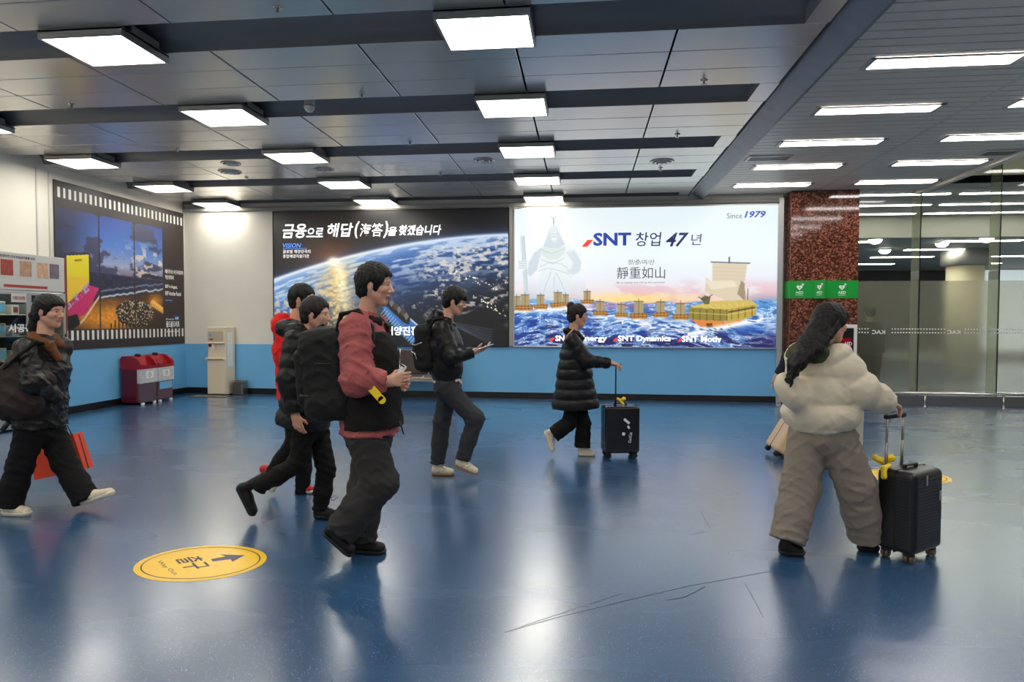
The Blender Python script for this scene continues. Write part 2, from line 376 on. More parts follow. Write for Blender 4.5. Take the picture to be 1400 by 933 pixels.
for cx, cn in ((-0.75, 'the column over mid hall'), (-3.86, 'the column left of the middle'), (-6.97, 'the column beside the left wall')):
    vis = [k for k in range(0, 5) if not (cx < -6 and k < 2)]
    for k in range(-5, 5):
        y0 = 4.655+PERIOD*k
        if k == 4: y0 -= 0.18
        if k in vis: lab = 'square light panel, %s in %s' % (ordf[k] if len(vis) == 5 else ['nearest', 'middle', 'farthest'][k-2], cn)
        elif cx < -6 and k == 1: lab = 'square white light panel cut off at the left edge of the picture'
        else: lab = 'square white light panel above and behind the viewer, out of the picture'
        panel_lamp(cx, y0, label=lab)
def strip_lamp(x0, x1, yc, label):
    t = empty('strip_light', ((x0+x1)/2, yc, HC-0.01), label, 'ceiling light', 'long strip lights in the slatted ceiling')
    h = 0.105; z = HC-0.012
    fr = MB()
    for (a, b, c, e) in ((x0-.03, x1+.03, yc-h-.02, yc-h), (x0-.03, x1+.03, yc+h, yc+h+.02), (x0-.05, x0, yc-h-.02, yc+h+.02), (x1, x1+.05, yc-h-.02, yc+h+.02)): fr.box(a, b, c, e, z-0.004, z+0.008)
    fr.build('lamp_frame', M['alu'], t); MB().box(x0, x1, yc-h, yc+h, z, z+0.006).build('diffuser', M['strip'], t)
for x0, x1, yb, cn in ((2.44, 3.61, 6.0, 'row beside the metal beam'), (4.33, 5.50, 5.94, 'row beside the open ceiling edge')):
    for k in range(-9, 5):
        yc = yb+1.285*k
        if yc < -5.5: continue
        vis = k >= 0 if x0 < 3 else k >= 1
        lab = 'long white strip light, %s in the %s' % ((ordf[k] if x0 < 3 else ['', 'nearest', 'second nearest', 'second farthest', 'farthest'][k]), cn) if vis else 'long white strip light above and behind the viewer, out of the picture'
        strip_lamp(x0, x1, yc, lab)

# granite pillar
YP = 11.66
pi_ = struct(MB().box(3.50, 4.605, YP+0.03, DB+0.3, 0, HC).build('trim_8', M['granite']))
for z0, z1 in ((0.0, 0.97), (0.976, 1.93), (1.936, 2.79), (2.796, HC-0.01)):
    MB().box(3.498, 4.607, YP, YP+0.03, z0, z1, 0.003).build('granite_slab', M['granite'], pi_)
# green AED signs
g = empty('sign_band', (4.05, YP, 2.0), 'green AED sign band wrapped around the granite pillar', 'sign')
zb, zt = at(1100, 408, YP).z, at(1100, 384, YP).z
MB().box(3.497, 4.606, YP-0.006, YP, zb, zt).box(3.49, 3.498, YP-0.006, YP+0.3, zb, zt).build('sign_plate', M['green'], g)
xa, xb = at(1113, 390, YP).x, at(1131, 390, YP).x
pr = MB().prism([(xa, 0), (xb, 0), ((xa+xb)/2+0.01, -0.16)], zb-0.005, zt+0.005)
for v in pr.bm.verts: v.co = Vector((v.co.x, YP-0.007+v.co.z, v.co.y))
pr.build('projecting_sign', M['green'], g)
def aed(px, y, w, rt_=(1, 0, 0), org=None):
    k = w
    o = org if org is not None else Vector((at(px, 395, YP-0.008).x, YP-0.008, (zb+zt)/2))
    r = Vector(rt_); U = Vector((0, 0, 1)); nn = r.cross(U)
    hb = MB(); pts = []
    for i in range(28):
        a = 2*PI*i/28; x = 16*math.sin(a)**3; z = 13*math.cos(a)-5*math.cos(2*a)-2*math.cos(3*a)-math.cos(4*a); pts.append(o+r*(x/32*0.10*k)+U*(0.035+z/32*0.10)+nn*0.001)
    hb.bm.faces.new([hb.bm.verts.new(p) for p in pts])
    cx = o+r*(0.055*k)+U*0.085+nn*0.0015
    for (dx, dz) in ((0.022, 0.007), (0.007, 0.022)): hb.quad(*[cx+r*(sx*dx*k)+U*(sz*dz) for sx, sz in ((-1, -1), (1, -1), (1, 1), (-1, 1))])
    hb.build('heart_symbol', M['white_sign'], g)
    bolt = [(0.008, 0.055), (-0.012, 0.03), (0.0, 0.03), (-0.006, 0.008), (0.014, 0.036), (0.002, 0.036)]
    q = MB(); q.bm.faces.new([q.bm.verts.new(o+r*(x*k)+U*z+nn*0.003) for x, z in bolt]); q.build('bolt_symbol', M['green'], g)
    lettering('AED', o-r*(0.065*k)+U*(-0.075), r, U, 0.13*k, 0.045, M['white_sign'], g, bold=0.02)
    lettering('자동심장충격기', o-r*(0.06*k)+U*(-0.105), r, U, 0.12*k, 0.018, M['white_sign'], g, bold=0.01)
aed(1093, 395, 1.0); aed(1151, 395, 1.0)
c1 = Vector(((xa+(xa+xb)/2+0.01)/2, YP-0.088, (zb+zt)/2)); d1 = Vector(((xb-xa)/2+0.01, -0.16, 0)).normalized()
aed(0, 0, 0.85, d1, c1)

# glass partition
gw = struct(MB().box(4.61, XR, DB-0.01, DB+0.05, 0.0, 0.16).build('window_1', M['trough']))
xs_ = [4.61, at(1257, 400, DB).x, at(1366, 400, DB).x, at(1476, 400, DB).x, 9.4, 10.7, XR]
zf0, zf1 = 0.24, at(1300, 384, DB).z
for a, b in zip(xs_, xs_[1:]):
    MB().box(a+0.006, b-0.006, DB, DB+0.012, 0.16, 4.7).build('glass_pane', M['glass'], gw)
    MB().box(a+0.008, b-0.008, DB+0.014, DB+0.017, zf0, zf1).build('frosted_film', M['frost'], gw)
for x in xs_[1:-1]:
    MB().box(x-0.008, x+0.008, DB+0.02, DB+0.30, 0.0, 4.7, 0.002).build('glass_fin', M['fin_glass'], gw)
    MB().box(x-0.012, x+0.012, DB+0.02, DB+0.29, 2.17, 2.32, 0.002).build('clamp_plate', M['alu'], gw)
    MB().box(x-0.006, x+0.006, DB-0.002, DB+0.02, 0.16, 4.7).build('seal', M['black'], gw)
# white marks on the film
dots = MB(); zc = at(1300, 453, DB).z
def dotrow(p0, p1):
    x = at(p0, 453, DB-0.004).x; xe = at(p1, 453, DB-0.004).x
    while x < xe:
        for dz in (-0.03, 0.032): dots.quad((x, DB-0.003, zc+dz-0.010), (x+0.022, DB-0.003, zc+dz-0.010), (x+0.022, DB-0.003, zc+dz+0.012), (x, DB-0.003, zc+dz+0.012))
        x += 0.047
for p0, p1 in ((1174, 1188), (1219, 1291), (1319, 1398), (1425, 1500)): dotrow(p0, p1)
do = dots.build('dot_pattern', M['white_sign'], gw); do['kind'] = 'stuff'
for px in (1192, 1295, 1402):
    a = at(px, 457, DB-0.003); lettering('KAC', a, (1, 0, 0), (0, 0, 1), at(px+18, 457, DB).x-a.x, 0.07, M['white_sign'], gw, bold=0.02, mirror=True)
# low kick rail
kr = empty('kick_rail', (8, 11.62, 0), 'low polished steel rail on short posts in front of the glass wall', 'rail')
zr = 0.235
MB().tube([(4.75, 11.62, zr), (XR-0.1, 11.62, zr)], 0.026, 16).build('rail', M['chrome'], kr)
x = 5.70
for x in (4.9, 5.70, 6.93, 8.2, 9.5, 10.8):
    MB().tube([(x, 11.62, 0.0), (x, 11.62, zr-0.02)], 0.016, 12).tube([(x, 11.62, 0.0), (x, 11.62, 0.012)], 0.045, 16).build('post', M['chrome'], kr)

# hall beyond the glass
struct(MB().box(3.445, 27, 16, 16.25, 3.38, 4.0).build('trim_9', M['hall_grey']))
struct(MB().box(3.2, 27, 16.25, 30, 3.48, 3.7).build('ceiling_far', M['hall_grey']))
wf = struct(MB().box(3.2, 27, 27, 27.2, 0, 3.48).build('wall_far', M['hall_grey']))
struct(MB().box(3.2, 3.445, DB+0.3, 27, 0, 3.86).build('wall_hall_left', M['hall_grey']))
for a, b in ((6.5, 9.8), (9.95, 12.6), (12.75, 14.9)):
    MB().box(a, b, 26.9, 27, 0.3, 3.42, 0.01).build('dark_window', mat('dark_glazing', srgb(20, 24, 26), 0.6), wf)
MB().box(15.3, 22, 26.9, 27, 0.3, 3.42).build('lit_window', mat('lit_glazing', (1, 1, 1, 1), 0.3, emis=srgb(214, 224, 240), es=0.7), wf)
co = empty('round_column', (10.8, 20, 0), 'pale round column standing in the hall beyond the glass', 'column')
MB().lathe([(0.46, 0.0), (0.46, 3.10)], 40, Matrix.Translation((10.8, 20, 0))).build('shaft', M['stone_paint'], co)
MB().lathe([(0.48, 3.02), (0.60, 3.06), (0.60, 3.48)], 40, Matrix.Translation((10.8, 20, 0))).build('capital', M['hall_grey'], co)
def far_strip(x0, x1, y, z, label, d=0.12):
    t = empty('strip_light', ((x0+x1)/2, y, z), label, 'ceiling light', 'lamps in the hall beyond the glass')
    MB().box(x0-.02, x1+.02, y-d-.02, y+d+.02, z, z+0.02).build('lamp_frame', M['alu'], t); MB().box(x0, x1, y-d, y+d, z-0.01, z).build('diffuser', M['hall_lamp'], t)
for i, y in enumerate((13.15, 14.35, 15.5)):
    for j, x in enumerate((4.2, 7.0, 9.8, 12.6)): far_strip(x+0.25*i, x+0.25*i+2.6, y, 3.85, 'long strip light just beyond the glass, %s row, %s' % (('front', 'middle', 'back')[i], ('leftmost', 'second from left', 'third from left', 'rightmost')[j]), 0.05)
for i in range(3): far_strip(7.0+1.6*i, 8.2+1.6*i, 10.2-1.5*i, 4.69, 'unseen fill strip added on the high ceiling, right of the picture')  # added out of view to brighten the upper strip behind the glass
for i, y in enumerate((17.6, 19.6, 21.8, 24.4)):
    for j, x in enumerate((5.5, 9.0, 12.5, 16.0)): far_strip(x, x+1.8, y, 3.47, 'white lamp in the far hall ceiling, %s row back, %s' % (('first', 'second', 'third', 'last')[i], ('leftmost', 'second from left', 'third from left', 'rightmost')[j]))
for i, (x, y) in enumerate(((7.1, 17.0), (9.1, 17.9), (9.6, 16.9), (8.4, 19.5))):
    t = empty('dome_lamp', (x, y, 3.48), 'small round dome lamp under the far hall ceiling, ' + ('left of the others', 'between the glass fins', 'largest, near the right fin', 'behind the leftmost')[i], 'ceiling light', 'dome lamps beyond the glass')
    MB().lathe([(0.17, 3.48), (0.17, 3.45)], 24, Matrix.Translation((x, y, 0))).build('rim', M['alu'], t)
    MB().lathe([(0.15, 3.45), (0.13, 3.40), (0.07, 3.36), (0.01, 3.35)], 24, Matrix.Translation((x, y, 0))).build('dome', M['hall_lamp'], t)

# small ceiling fittings
def ring(x, y, label, r=0.17):
    t = empty('ceiling_diffuser', (x, y, HC), label, 'air vent', 'round air diffusers in the metal ceiling')
    T = Matrix.Translation((x, y, 0))
    for i, (a, b, z) in enumerate(((r, r-0.035, 0.0), (r-0.06, r-0.09, -0.012), (r-0.11, 0.0, -0.022))):
        MB().lathe([(a, HC-0.002), (a-0.006, HC-0.014+z), (max(b, 0.004)+0.004, HC-0.010+z), (max(b, 0.004), HC-0.001)], 28, T).build('diffuser_ring', M['steel_panel'], t)
    MB().lathe([(r-0.01, HC-0.001), (r-0.012, HC-0.003)], 28, T).build('backing', M['black'], t)
ring(-5.36, 9.37, 'dark round air diffuser beside a smaller ring, left part of the ceiling')
ring(-5.06, 8.87, 'thin round ring just in front of the leftmost air diffuser', 0.14)
ring(-3.88, 9.37, 'round air diffuser above the black poster, right of the pair', 0.15)
ring(-1.42, 9.05, 'round air diffuser half hidden beside a middle light panel', 0.15)
ring(1.055, 9.37, 'round air diffuser in the tray ceiling nearest the metal beam', 0.17)
xw = {-5.31: 'leftmost line', -2.2: 'middle line', 1.08: 'line nearest the metal beam'}
for x in xw:
    for k, y in enumerate((4.5, 6.26, 8.02, 9.76)):
        t = empty('sprinkler_head', (x, y, HC), 'small sprinkler head in the tray ceiling, %s, %s from the viewer' % (xw[x], ('first', 'second', 'third', 'fourth')[k]), 'sprinkler', 'sprinkler heads')
        T = Matrix.Translation((x, y, 0))
        MB().lathe([(0.035, HC), (0.03, HC-0.008), (0.01, HC-0.012)], 16, T).build('cover_plate', M['chrome'], t)
        MB().lathe([(0.008, HC-0.01), (0.008, HC-0.035), (0.022, HC-0.038), (0.022, HC-0.042)], 12, T).build('nozzle', M['frame'], t)
t = empty('smoke_detector', (-2.9, 6.63, HC+0.02), 'small white smoke detector hanging in the second dark trough', 'smoke detector')
MB().lathe([(0.055, HC+0.15), (0.055, HC-0.01), (0.045, HC-0.03), (0.03, HC-0.045), (0.004, HC-0.05)], 24, Matrix.Translation((-2.9, 6.63, 0))).build('housing', M['white'], t)
MB().lathe([(0.057, HC+0.02), (0.057, HC+0.005)], 24, Matrix.Translation((-2.9, 6.63, 0))).build('sensor_slot', M['frame'], t)
def vent(x0, x1, y0, y1, label):
    t = empty('slot_vent', ((x0+x1)/2, y0, HC), label, 'air vent', 'rectangular vents in the slatted ceiling')
    fr = MB(); z = HC-0.014
    for (a, b, c, e) in ((x0-.03, x1+.03, y0-.03, y0), (x0-.03, x1+.03, y1, y1+.03), (x0-.03, x0, y0, y1), (x1, x1+.03, y0, y1)): fr.box(a, b, c, e, z, z+0.012)
    fr.build('vent_frame', M['alu'], t); MB().box(x0, x1, y0, y1, HC-0.006, HC-0.002).build('backing', M['black'], t)
    n = 5
    for i in range(n): yy = y0+(i+0.5)*(y1-y0)/n; MB().box(x0, x1, yy-0.006, yy+0.006, z, z+0.008).build('vent_slat', M['frame'], t)
vent(2.22, 2.74, 9.20, 9.42, 'rectangular air vent beside the metal beam in the slatted ceiling')
vent(5.22, 5.60, 9.20, 9.42, 'dark rectangular air vent at the open edge of the slatted ceiling')
# ------------------------------------------------------------------ the printed panels
M['snt'] = mat('backlit_print_light', (0.02, 0.02, 0.02, 1), 0.25, attr='print', emis=True, es=SNT_W)
M['sea'] = mat('backlit_print_dark', (0.02, 0.02, 0.02, 1), 0.3, attr='print', emis=True, es=SEA_W)
M['film'] = mat('matt_print', (1, 1, 1, 1), 0.45, attr='print')
YB = DB-0.055
def panel(name, label, px0, py0, px1, py1, W, H):
    """an advertising box on the back wall; returns its Empty and a map from print units to points"""
    a, b = at(px0, py0, YB), at(px1, py1, YB)
    x0, z1 = a.x, a.z; x1 = b.x; z0 = b.z
    t = empty(name, ((x0+x1)/2, YB, z0), label, 'poster')
    MB().box(x0-0.02, x1+0.02, YB+0.002, DB-0.013, z0-0.02, z1+0.02, 0.004).build('case', M['alu'], t)
    fr = MB()
    for q in ((x0-.02, x1+.02, z1, z1+.02), (x0-.02, x1+.02, z0-.02, z0), (x0-.02, x0, z0, z1), (x1, x1+.02, z0, z1)): fr.box(q[0], q[1], YB-0.012, YB+0.002, q[2], q[3], 0.002)
    fr.build('border', M['alu'] if 'light' in name else M['black'], t)
    f = lambda u, v: Vector((x0+(x1-x0)*u/W, YB-0.001, z1-(z1-z0)*v/H))
    return t, f, (x1-x0)/W, (z1-z0)/H
# --- black panel with the planet
W_, H_ = 321.0, 184.0
t, f, sx, sz = panel('poster_panel', 'wide black poster of the blue Earth with sunrise and white Korean headline', 374, 290.8, 694.5, 473.3, W_, H_)
P = Paint(W_, H_, (16, 14, 16), 0.8)
x, y = P.x, P.y
limb = 5.17e-4*x**2-0.3497*x+94
d = y-limb
sd = np.hypot(x-84, (y-69)*1.3)
glow = np.exp(-sd/26)*0.9; P.mix(np.clip(glow*1.1, 0, 1)*(d < 2), (196, 104, 48))
P.mix(np.exp(-np.clip(-d, 0, 99)/7)*(d < 0)*0.75, (60, 100, 170))
ang = np.arctan2(y-300, x-180)
st = fbm(x/18+d/40, d/3.2, 3, 5); st2 = fbm(x/5, y/3.4, 8, 4); st3 = fbm(x/40, d/14, 21, 4)
base = P.grad(np.clip(d/130+(x-150)/700, 0, 1), [(0, (92, 140, 200)), (0.18, (50, 96, 168)), (0.45, (24, 58, 112)), (0.75, (12, 26, 48)), (1, (10, 12, 18))])
on = (d >= 0).astype(float); P.mix(on, base)
cl = ss(0.44, 0.64, st)*ss(85, 8, d); P.mix(cl*on*0.8, (216, 226, 240))
cl2 = ss(0.50, 0.62, st2)*ss(0.42, 0.58, st3+0.10*np.exp(-((d-38)/22)**2))*ss(190, 250, x+d*0.5)*ss(110, 50, d-x*0.1); P.mix(cl2*on*0.78, (232, 220, 204))
cl3 = ss(0.48, 0.62, st2)*ss(130, 70, x)*ss(8, 40, d); P.mix(cl3*on*0.75, (230, 204, 160)); P.mix(ss(0.5, 0.36, st2)*ss(120, 60, x)*ss(40, 90, d)*on*0.6, (48, 40, 40))
warm = np.exp(-np.abs(x-(86+d*0.10))/(16+d*0.24))*ss(160, 20, d)
P.mix(np.clip(warm*(0.75+1.3*(st2-0.4)), 0, 1)*on, (250, 204, 116))
P.mix(np.clip(np.exp(-((x-(90+d*0.16))/(7.0+d*0.05))**2)*(0.8+1.6*(fbm(x/4, y/2.2, 30, 3)-0.4))*ss(110, 6, d), 0, 1)*on, (255, 246, 196))
P.mix(np.exp(-(d/2.6)**2)*(x < 321)*0.95, (226, 236, 252)); P.mix(np.exp(-(d/9)**2)*(d > 0)*0.5, (190, 214, 244)); P.mix(np.exp(-(d/1.6)**2)*np.exp(-np.abs(x-84)/60), (255, 246, 220))
P.mix(np.clip(np.exp(-(sd/7)**2)*1.6, 0, 1), (255, 252, 230))
for k in range(7): # long wakes
    P.line([(232+k*5, 150+k*2.2), (300, 162+k*3.4)], 0.9, (120, 140, 160), 0.5)
dots_ = ss(0.66, 0.72, fbm(x/2.6, y/2.2, 77, 2))
for (xa_, ya_, xb_, yb_) in ((275, 118, 320, 142), (240, 82, 312, 108)):
    q = np.abs((y-ya_)-(yb_-ya_)*(x-xa_)/(xb_-xa_)); P.mix(dots_*(q < 4)*(x > xa_)*(x < xb_), (250, 240, 220))
# ship and its wake
wk = [(150, 128), (172, 133), (200, 158), (212, 182), (196, 184), (176, 168), (158, 146)]
P.poly(wk, (60, 130, 210), 0.8, 2)
for k in range(16): P.line([(156+k*2.8, 134+k*2.9), (150+k*2.8, 141+k*2.9)], 1.0, (220, 236, 246), 0.75)
for k in range(6): P.line([(176+k*3, 135+k*3), (214+k*2, 168+k*2)], 0.9, (206, 228, 246), 0.6)
P.poly([(150, 124), (160, 120), (190, 146), (188, 156), (180, 152)], (26, 22, 22), 1, 1)
for k in range(6): P.poly([(156+k*5, 121+k*4.4), (160+k*5, 117+k*4.4), (163+k*5, 122+k*4.6), (159+k*5, 127+k*4.6)], [(70, 60, 56), (120, 110, 100)][k % 2], 1, 0)
P.build('printed_face', M['sea'], f(0, 0)+Vector((0, -0.002, 0)), f(W_, 0)-f(0, 0), f(0, H_)-f(0, 0), t)
def put(t, f, body, u0, v0, u1, v1, m, shear=0.0, bold=0.0, mirror=False):
    a, b = f(u0, v1), f(u1, v0)
    return lettering(body, a+Vector((0, -0.004, 0)), (1, 0, 0), (0, 0, 1), b.x-a.x, b.z-a.z, m, t, shear=shear, bold=bold, mirror=mirror)
LI = M['lit_ink']
put(t, f, '금융', 13, 16, 47, 36, LI, 0.2, 0.022); put(t, f, '으로', 46, 22, 70, 35, LI, 0.2, 0.02)
put(t, f, '해답', 76, 16, 112, 35, LI, 0.2, 0.018); put(t, f, '(', 114, 14, 121, 37, LI, 0.2, 0.02); put(t, f, '海答', 121, 17, 153, 35, LI, 0.15, 0.004); put(t, f, ')', 153, 14, 160, 37, LI, 0.2, 0.02)
put(t, f, '을', 160, 22, 172, 34, LI, 0.2, 0.02); put(t, f, '찾겠습니다', 175, 20, 232, 34, LI, 0.2, 0.02)
put(t, f, 'VISION', 13, 43, 39, 49, M['sky_ink'], 0.25, 0.012)
q = MB(); q.quad(*[f(a, b)+Vector((0, -0.004, 0)) for a, b in ((13, 50.6), (47, 50.6), (47, 50.0), (13, 50.0))]); q.build('underline', M['sky_ink'], t)
put(t, f, '글로벌 해양강국의', 13, 52, 52, 57, LI, 0, 0.0); put(t, f, '종합해양지원기관', 13, 58.5, 50, 63.5, LI, 0, 0.0)
put(t, f, '한국해양진흥공사', 132, 158, 226, 170.5, LI, 0, 0.022)
# --- bright lightbox
W_, H_ = 357.0, 190.0
t, f, sx, sz = panel('lightbox', 'wide glowing white lightbox with old sailing ships on blue waves and SNT lettering', 703.8, 286.2, 1060.8, 475.8, W_, H_)
P = Paint(W_, H_, (236, 247, 250), 0.8); x, y = P.x, P.y
n1 = fbm(x/40, y/14, 5, 4)
P.c = P.grad(np.clip(y/135, 0, 1), [(0, (230, 244, 248)), (0.5, (240, 250, 252)), (0.72, (236, 240, 248)), (0.84, (240, 226, 228)), (0.93, (248, 214, 190)), (1, (236, 170, 150))])
P.mix(ss(110, 130, y)*ss(60, 20, x)*0.7, (150, 190, 230)); P.mix(ss(112, 132, y)*ss(300, 340, x)*0.8, (70, 150, 220))
P.mix(np.exp(-((x-165)/60)**2-((y-124)/7)**2)*0.8, (255, 226, 130)); P.mix(ss(0.5, 0.66, n1)*ss(92, 112, y)*0.35, (226, 150, 170))
P.mix(np.exp(-((x-55)/75)**2-((y-40)/70)**2)*0.5, (255, 255, 255))
# pale stone warrior statue fading into the sky
S1, S2, S3 = (200, 214, 224), (232, 240, 242), (160, 180, 194)
P.poly([(30, 120), (34, 98), (38, 86), (34, 74), (36, 62), (30, 55), (44, 48), (52, 38), (64, 38), (72, 48), (86, 56), (93, 72), (92, 88), (80, 96), (76, 108), (78, 120)], S2, 0.8, 2)
P.poly([(18, 88), (20, 74), (28, 60), (38, 54), (36, 66), (32, 84), (22, 94)], S1, 0.8, 1)
P.poly([(72, 60), (84, 58), (94, 74), (92, 86), (82, 92), (72, 86), (80, 82), (82, 74)], S1, 0.6, 1)
P.poly([(36, 54), (72, 52), (70, 62), (60, 70), (46, 70), (38, 64)], (216, 228, 226), 0.9, 1)
P.poly([(40, 52), (45, 40), (49, 27), (56, 22), (60, 27), (66, 40), (71, 50), (60, 54), (50, 54)], S1, 0.9, 1)
P.poly([(48, 30), (51, 24), (56, 22), (60, 25), (61, 31)], (214, 226, 226), 1, 1); P.poly([(50, 31), (60, 31), (60, 42), (56, 48), (52, 44)], (222, 230, 232), 1, 1)
P.line([(52, 35), (54.5, 35)], 0.8, S3); P.line([(57, 35), (59.5, 35)], 0.8, S3); P.line([(52, 42), (59, 42)], 1.6, (240, 246, 248)); P.line([(53, 39), (55.5, 38), (58, 39)], 0.8, S3)
P.line([(54.5, 22), (54.5, 13)], 1.2, (120, 150, 160)); P.line([(51.5, 10), (52.5, 13), (57, 13), (57.5, 10)], 0.8, (150, 160, 160)); P.line([(54.5, 15), (55.5, 19)], 2, (140, 170, 178))
for a in (((36, 80), (50, 74), (66, 76), (74, 82)), ((34, 86), (46, 82), (58, 84), (76, 90)), ((38, 70), (54, 76), (70, 68)), ((40, 118), (48, 96), (52, 86)), ((56, 118), (56, 94)), ((72, 116), (64, 98), (58, 88)), ((36, 56), (52, 62), (70, 56))): P.line(list(a), 1.0, S3, 0.55)
P.poly([(8, 37), (13.5, 37), (16, 70), (19, 120), (14, 120), (11, 80)], (206, 220, 226), 1, 0); P.line([(13.4, 37), (16, 70), (19, 120)], 0.8, S3, 0.8); P.poly([(6, 72), (17, 70), (18, 80), (12, 86), (6, 80)], S2, 1, 0)
for k in range(4): P.line([(6, 73+k*3), (17, 71.5+k*3)], 0.8, S3, 0.7)
P.mix(ss(90, 122, y)*(x < 100)*(x > 16)*0.55, (206, 216, 232))
# sea
hz = 124+4*ss(90, 130, x)-3*ss(260, 330, x)+1.5*np.sin(x/7)
sea = ss(0, 3, y-hz); q_ = y+0.22*x*np.sign(150-x)*0.6+7*np.sin(x/31+0.5); w = 1-np.abs(2*fbm(x/26, q_/6.5, 11, 5)-1); w2 = 1-np.abs(2*fbm(x/13+y/40, q_/3.0, 15, 5)-1)
swell = fbm(x/70, y/26, 44, 3)
cs = P.grad(np.clip((y-118)/72+0.9*(swell-0.5), 0, 1), [(0, (120, 180, 226)), (0.3, (58, 120, 196)), (0.65, (30, 70, 158)), (1, (34, 36, 96))])
P.mix(sea, cs); P.mix(sea*ss(0.70, 0.95, w)*0.75, (130, 184, 236)); P.mix(sea*ss(0.88, 0.99, w2)*ss(0.6, 0.85, w)*0.9, (240, 246, 250)); P.mix(sea*ss(0.62, 0.40, w2)*0.55, (30, 44, 128))
foam = np.exp(-((y-(152+0.03*x+5*np.sin(x/28)))/10)**2); P.mix(sea*foam*ss(0.66, 0.92, w2)*ss(90, 130, x)*0.95, (246, 248, 250)); P.mix(sea*np.exp(-((y-139)/4)**2)*ss(0.6, 0.85, w2)*(x < 110), (246, 248, 250))
P.mix(sea*np.exp(-((x-318)/40)**2-((y-164)/9)**2)*0.7, (40, 100, 190)); P.mix(sea*ss(300, 357, x)*ss(160, 185, y)*0.7, (40, 30, 90)); P.mix(sea*np.exp(-((x-135)/70)**2-((y-134)/5)**2)*0.5, (214, 120, 150))
for cx, by, s in ((3, 140, 1.1), (15, 140, 1.25), (37, 138, 1.1), (61, 136, 1.2), (72, 134, 0.9), (102, 131, 1.0), (120, 147, 1.1), (149, 149, 1.0), (173, 151, 1.35), (203, 149, 1.2), (230, 152, 1.25)):
    P.poly([(cx-4.6*s, by-17*s), (cx+4.6*s, by-17*s), (cx+5*s, by-5*s), (cx-4.8*s, by-5*s)], (176, 156, 112), 1, 1); P.line([(cx-4.6*s, by-17*s), (cx+4.8*s, by-17*s)], 1, (96, 76, 50)); P.line([(cx, by-20*s), (cx, by-4*s)], 0.8, (100, 80, 60), 0.8)
    P.poly([(cx-9*s, by-5*s), (cx+10*s, by-5.5*s), (cx+8*s, by+1*s), (cx-7*s, by+1*s)], (170, 112, 48), 1, 0)
    for k in range(5): P.line([(cx-8*s+k*4*s, by-5*s), (cx-8*s+k*4*s, by-1)], 0.9, (90, 56, 26))
    P.line([(cx-9*s, by-3*s), (cx+9*s, by-3*s)], 0.7, (220, 170, 90)); P.mix(np.exp(-((x-cx)/(9*s))**2-((y-by-2)/2)**2)*0.8, (250, 250, 250))
# the large ship
P.poly([(272, 76), (318, 78), (314, 104), (316, 128), (296, 128), (262, 116), (264, 96), (272, 104)], (222, 208, 180), 1, 1)
P.poly([(262, 98), (272, 101), (300, 100), (306, 108), (270, 112)], (236, 224, 200), 1, 1); P.poly([(310, 100), (315, 104), (316, 128), (305, 118)], (150, 132, 100), 0.8, 1)
for k in range(4): P.line([(272, 82+k*5), (316, 84+k*5)], 0.6, (200, 186, 156), 0.7)
P.line([(270, 75), (321, 77)], 1.4, (70, 74, 90)); P.line([(294, 69), (294, 76)], 1.8, (60, 66, 84)); P.line([(319, 111), (319, 130)], 0.8, (70, 70, 90))
P.poly([(241, 136), (268, 128), (322, 126), (331, 132), (292, 140), (242, 142)], (214, 188, 96), 1, 0)
P.poly([(241, 136), (292, 139), (292, 154), (246, 154), (241, 148)], (150, 134, 56), 1, 0); P.poly([(292, 139), (331, 132), (330, 146), (316, 152), (292, 155)], (190, 166, 74), 1, 0)
P.poly([(244, 152), (292, 155), (314, 152), (306, 161), (280, 163), (256, 162)], (224, 138, 66), 1, 0); P.poly([(264, 158), (272, 157), (274, 163), (266, 163)], (110, 60, 30), 1, 0)
for k in range(6): P.line([(247+k*9, 139), (247+k*9, 153)], 1.0, (84, 80, 30))
for k in range(4): P.line([(298+k*9, 139-k*1.4), (298+k*9, 152-k*1.6)], 1.0, (104, 92, 34))
for k in range(7): P.line([(258+k*9, 133-k*0.6), (266+k*8, 138-k*0.8)], 0.6, (240, 222, 150), 0.8)
P.line([(241, 143), (292, 146), (330, 139)], 0.8, (240, 220, 140), 0.8); P.line([(294, 142.5), (328, 136)], 1.8, (60, 56, 30), 0.9)
P.poly([(256, 124), (262, 120), (270, 122), (268, 132), (262, 132)], (104, 104, 70), 1, 0); P.line([(254, 122), (262, 126), (272, 119)], 1.2, (80, 84, 60))
P.mix(np.exp(-((y-(171-0.22*(x-250)))/4.0)**2)*(x > 240)*(x < 340)*ss(0.5, 0.8, w2)*sea, (250, 252, 252))
P.build('printed_face', M['snt'], f(0, 0)+Vector((0, -0.002, 0)), f(W_, 0)-f(0, 0), f(0, H_)-f(0, 0), t)
put(t, f, 'SNT', 110, 34, 162, 52, M['blue_ink'], 0, 0.035)
q = MB(); q.quad(*[f(a, b)+Vector((0, -0.004, 0)) for a, b in ((94, 53), (102, 53), (110, 43.5), (102, 43.5))]); q.build('red_slash', M['red_ink'], t)
put(t, f, '창업', 168, 34, 203, 53, M['navy_ink'], 0.1, 0.005); put(t, f, '47', 209, 35, 240, 54, M['navy_ink'], 0.35, 0.02); put(t, f, '년', 243, 37, 257, 52, M['navy_ink'], 0.1, 0.0)
put(t, f, '정/중/여/산', 158, 71, 194, 78, M['grey_ink'], 0.15); put(t, f, '靜重如山', 143, 81, 208.5, 97, M['grey_ink'])
put(t, f, 'Be as steady and still as the mountain', 143, 101, 208.5, 104, M['grey_ink'])
put(t, f, 'Since', 290, 10, 310, 17, M['grey_ink']); put(t, f, '1979', 313, 7.5, 341, 16.5, M['blue_ink'], 0.25, 0.03)
